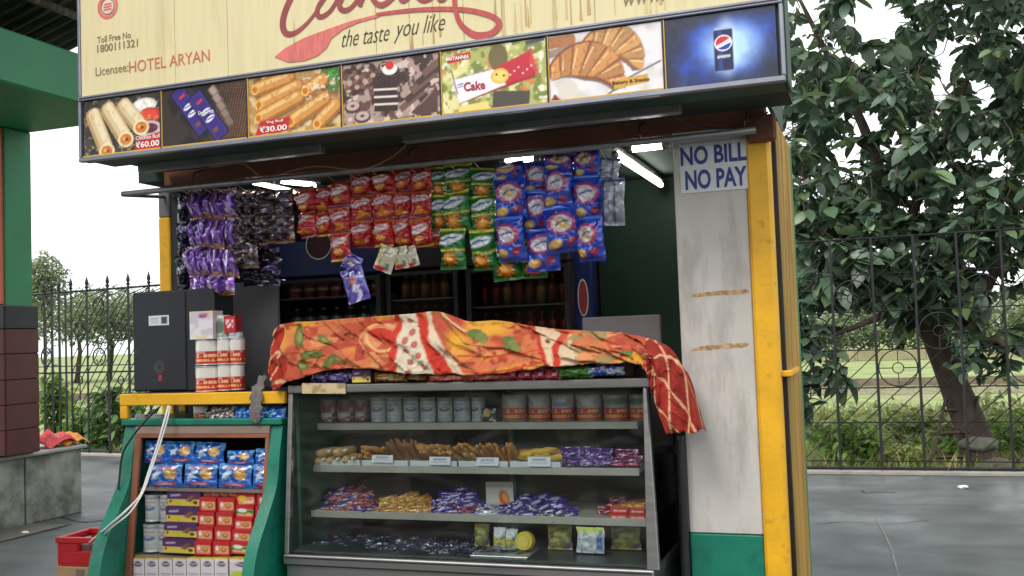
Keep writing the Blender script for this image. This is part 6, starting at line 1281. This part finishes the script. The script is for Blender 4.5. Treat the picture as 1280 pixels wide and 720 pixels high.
cq = Cv(24, 12, 2.2, (52, 46, 48)); cq.noise((214, 206, 206), 9, 197, .6, .06).noise((140, 60, 60), 9, 199, .66, .06); item('beaded_packet', pillow(cq, 91), 256, 508, 294, 527, -.145, .05, 'black and white speckled packet below the yellow rail', 'packet', None, center=True)
for k, (a, b) in enumerate(((293, 327), (325, 358))): item('blue_packet', ME['blt'][0] if False else pillow(Cv(24, 12, 2., (30, 86, 190)).noise((120, 190, 240), 5, 201+k, .58, .08), 92+k), a, 508, b, 527, -.145, .05, 'glossy blue packet below the yellow rail, %s the grey rag' % ('before' if k == 0 else 'past'), 'packet', None, center=True)
for k, (a, b) in enumerate(((165, 178), (181, 199))): item('paper_cup_stack', ME['wtin'][1], a, 519, b, 528, -.15, .05, 'small white cup below the yellow rail, %s of two' % ('first' if k == 0 else 'second'), 'cup', None, round_=True)
# grey rag on the rail
m_rag = mat('grey_rag', L(104, 98, 96), .95, var=.25, scale=20, bump=.5, bscale=80)
V = []; nn_ = 9; mm_ = 20
rp = [(330, 470, -.1), (326, 481, -.16), (322, 488, -.20), (321, 500, -.212), (321, 512, -.214), (320, 522, -.212), (321, 529, -.21)]
rp = smooth_path(rp, 4)
for j, (px, py, Y_) in enumerate(rp):
    w = .02+.012*math.sin(j/len(rp)*3.1)+.006*math.sin(j*1.3)
    for i in range(nn_):
        u = i/(nn_-1)*2-1; q = P(px, py, Y_); V.append((q.x+u*w, q.y-.008*abs(math.sin(u*4+j*.3)), q.z+.004*math.sin(u*5+j)))
o = mk('grey_rag', V, grid_faces(nn_, len(rp)), m_rag, None, True); sm = o.modifiers.new('t', 'SOLIDIFY'); sm.thickness = .004; tag(o, 'grey rag hanging over the yellow rail', 'rag')

# ------------------------------------------------------------------ cables
m_wc = mat('white_cable', L(206, 206, 200), .5, var=.06); m_bc = mat('black_cable', L(30, 30, 32), .5); m_brc = mat('brown_cable', L(150, 120, 84), .6)
def cable(pts, r_, m_, lab, n=6):
    p3 = [P(*p_) for p_ in pts]; p3 = smooth_path([tuple(v) for v in p3], 7); o = tube('cable', p3, r_, m_, None, n); tag(o, lab, 'cable', 'loose cables'); return o
cable([(211, 507, -.22), (206, 525, -.26), (196, 560, -.3), (186, 590, -.34), (176, 618, -.42), (160, 636, -.5), (140, 654, -.5), (112, 678, -.2)], .0055, m_wc, 'white cable sagging from the yellow rail across the stand')
cable([(213, 508, -.22), (209, 526, -.26), (200, 556, -.3), (190, 585, -.345), (179, 615, -.43), (163, 640, -.51), (143, 657, -.51), (116, 680, -.2)], .0038, m_wc, 'thinner pale cable running beside the white sagging cable')
cable([(199, 509, -.22), (180, 528, -.24), (164, 548, -.25), (153, 568, -.26), (149, 600, -.27), (148, 612, -.275)], .005, m_bc, 'black cable curving down the left side panel of the stand')
cable([(176, 204, -.2), (240, 195, -.2), (262, 208, -.2), (300, 204, -.15), (322, 218, -.11)], .004, m_brc, 'brown wire looping under the sign near the yellow post')
cable([(332, 224, -.11), (390, 208, -.1), (450, 212, -.12), (490, 196, -.1), (512, 176, -.12)], .0035, m_brc, 'pale wire looped over the pipe above the red packets')
cable([(835, 136, -.3), (850, 150, -.2), (880, 160, -.12), (930, 158, -.1), (960, 140, -.1)], .004, m_bc, 'dark wire loop under the sign beside the white pillar')
cable([(850, 545, -.03), (853, 600, -.035), (855, 650, -.03), (858, 735, -.035)], .02, m_bc, 'thick black pipe down the gap beside the white pillar')

# ------------------------------------------------------------------ floor things at the left
m_rc = mat('red_crate_plastic', L(196, 34, 44), .45, var=.1, bump=.05)
def crate(pos, w, d, h, rz, lab, m_, nm):
    t = thing(nm, lab, 'crate', pos); t.rotation_euler = (0, 0, rz); px_, py_, pz_ = pos
    def b_(n_, x0, x1, y0, y1, z0, z1): 
        o = box(n_, px_+x0, px_+x1, py_+y0, py_+y1, pz_+z0, pz_+z1, m_, t, .004)
    b_('floor', -w/2, w/2, -d/2, d/2, 0, .012)
    for y in (-d/2, d/2-.012):
        b_('wall', -w/2, w/2, y, y+.012, .013, h*.5); b_('wall', -w/2, -w*.14, y, y+.012, h*.5, h*.8); b_('wall', w*.14, w/2, y, y+.012, h*.5, h*.8); b_('rim', -w/2-.008, w/2+.008, y-.008, y+.02, h*.8, h)
    for x in (-w/2, w/2-.012): b_('wall', x, x+.012, -d/2+.0125, d/2-.0125, .013, h*.8); b_('rim', x-.008, x+.02, -d/2+.021, d/2-.021, h*.8, h-.002)
cpos = PZ(103, 706, .27); 
bx2 = thing('cardboard_box', 'plain cardboard box under the red crate', 'box', (cpos.x, cpos.y, 0)); m_cb = mat('cardboard', L(186, 150, 110), .8, var=.12)
box('box_body', cpos.x-.17, cpos.x+.2, cpos.y-.03, cpos.y+.3, .001, .262, m_cb, bx2, .004); box('tape', cpos.x-.02, cpos.x+.04, cpos.y-.034, cpos.y-.031, .01, .25, m_woodg, bx2, 0)
crate((cpos.x+.02, cpos.y+.14, .265), .40, .3, .17, .08, 'red plastic crate with a hand slot on the floor by the stand', m_rc, 'plastic_crate')
m_bb = mat('blue_plastic', L(50, 84, 190), .4, var=.15, bump=.2, bscale=15)
q = PZ(104, 722, .2)
bm = bmesh.new(); bmesh.ops.create_icosphere(bm, subdivisions=3, radius=1)
for v in bm.verts: p_ = v.co; k_ = 1+.4*(vnoise(p_.x*1.6+3, p_.y*1.6+p_.z*1.2+3, 1.2, 211)-.5); v.co = Vector((p_.x*.2, p_.y*.14, max(-.1, p_.z*.1)))*k_
tag(fin(bm, 'plastic_bag', m_bb, None, True, (q.x+.06, q.y, .1)), 'crumpled blue plastic bag on the floor below the red crate', 'bag')
jug = P(110, 684, .9); t = thing('water_jug', 'clear plastic jug hung on the cable beside the red crate', 'jug', jug)
m_clear = mat('cloudy_plastic', L(160, 168, 172), .25, var=.2)
prof_ = [(.03, -.07), (.045, -.065), (.047, .02), (.05, .025), (.046, .03), (.03, .055), (.02, .07)]
V, F = tube_geo([(jug.x, jug.y, jug.z+z) for r_, z in prof_], .04, 14, True, [r_ for r_, z in prof_]); mk('body', V, F, m_clear, t, True); box('band', jug.x-.049, jug.x+.049, jug.y-.02, jug.y+.02, jug.z+.0, jug.z+.012, m_greym, t, .004)
# things on the ledge
def rag(name, lab, px, py, Y_, w, d, h, col, seed, col2=None):
    bm = bmesh.new(); bmesh.ops.create_grid(bm, x_segments=26, y_segments=18, size=1); q = PX(px, py, -7.5); q.z = zl
    for v in bm.verts:
        x, y = v.co.x, v.co.y; r2 = max(0, 1-(x*x+y*y)*.55); v.co = Vector((x*w+.1*w*(vnoise(y*2+seed, x, 1.5, seed)-.5), y*d+.15*d*(vnoise(x*2+seed, y, 1.5, seed+1)-.5), .006+h*r2*(.35+1.0*vnoise(x*2.1+seed+5, y*2.1+5, 1.2, seed+2))))
    o = fin(bm, name, None, None, True, (q.x, q.y, q.z)); o.data.materials.append(col); sm = o.modifiers.new('t', 'SOLIDIFY'); sm.thickness = .004; return tag(o, lab, 'cloth' if 'cloth' in name else 'bag')
rag('folded_cloth', 'crumpled pink red cloth heaped on the cement ledge', 66, 556, 0, .16, .2, .14, mat('pink_cloth', L(196, 74, 78), .9, var=.3, scale=14, bump=.3, dirt=L(214, 150, 130), dscale=9), 5)
rag('orange_bag', 'orange yellow plastic bag at the end of the cement ledge', 84, 552, 0, .14, .16, .1, mat('orange_bag', L(222, 138, 40), .6, var=.25, scale=12, bump=.3), 9)
rag('dark_bag', 'dark grey bag slumped on the ledge against the column', 3, 556, 0, .2, .2, .42, mat('dark_bag', L(66, 64, 66), .7, var=.3, scale=10, bump=.4), 13)
# drain slabs on the floor along the ledge
m_slab = mat('drain_slab', L(84, 82, 76), .7, var=.3, scale=6, bump=.3)
for k, (y0_, y1_) in enumerate(((-1.2, -.2), (-.15, .85), (.9, 1.9), (1.95, 2.95))): tag(box('drain_slab', -7.24, -6.86, y0_, y1_, .001, .022, m_slab, None, .006), '%s dark drain cover slab at the ledge foot, from the far end' % ('fourth', 'third', 'second', 'first')[k], 'slab', 'drain slabs')
# litter
m_lit2 = mat('paper_scrap', L(206, 200, 192), .8)
for k, (px, py, lab) in enumerate(((1203, 610, 'small white paper scrap on the floor near the fence'), (32, 668, 'crumpled white paper scrap on the floor by the ledge'))):
    q = PZ(px, py, .004); bm = bmesh.new(); bmesh.ops.create_icosphere(bm, subdivisions=2, radius=.035)
    for v in bm.verts: v.co = Vector((v.co.x*1.3, v.co.y, v.co.z*.5))*(1+.5*(rnd.random()-.5))
    tag(fin(bm, 'paper_scrap', m_lit2, None, False, (q.x, q.y, .015)), lab, 'litter')
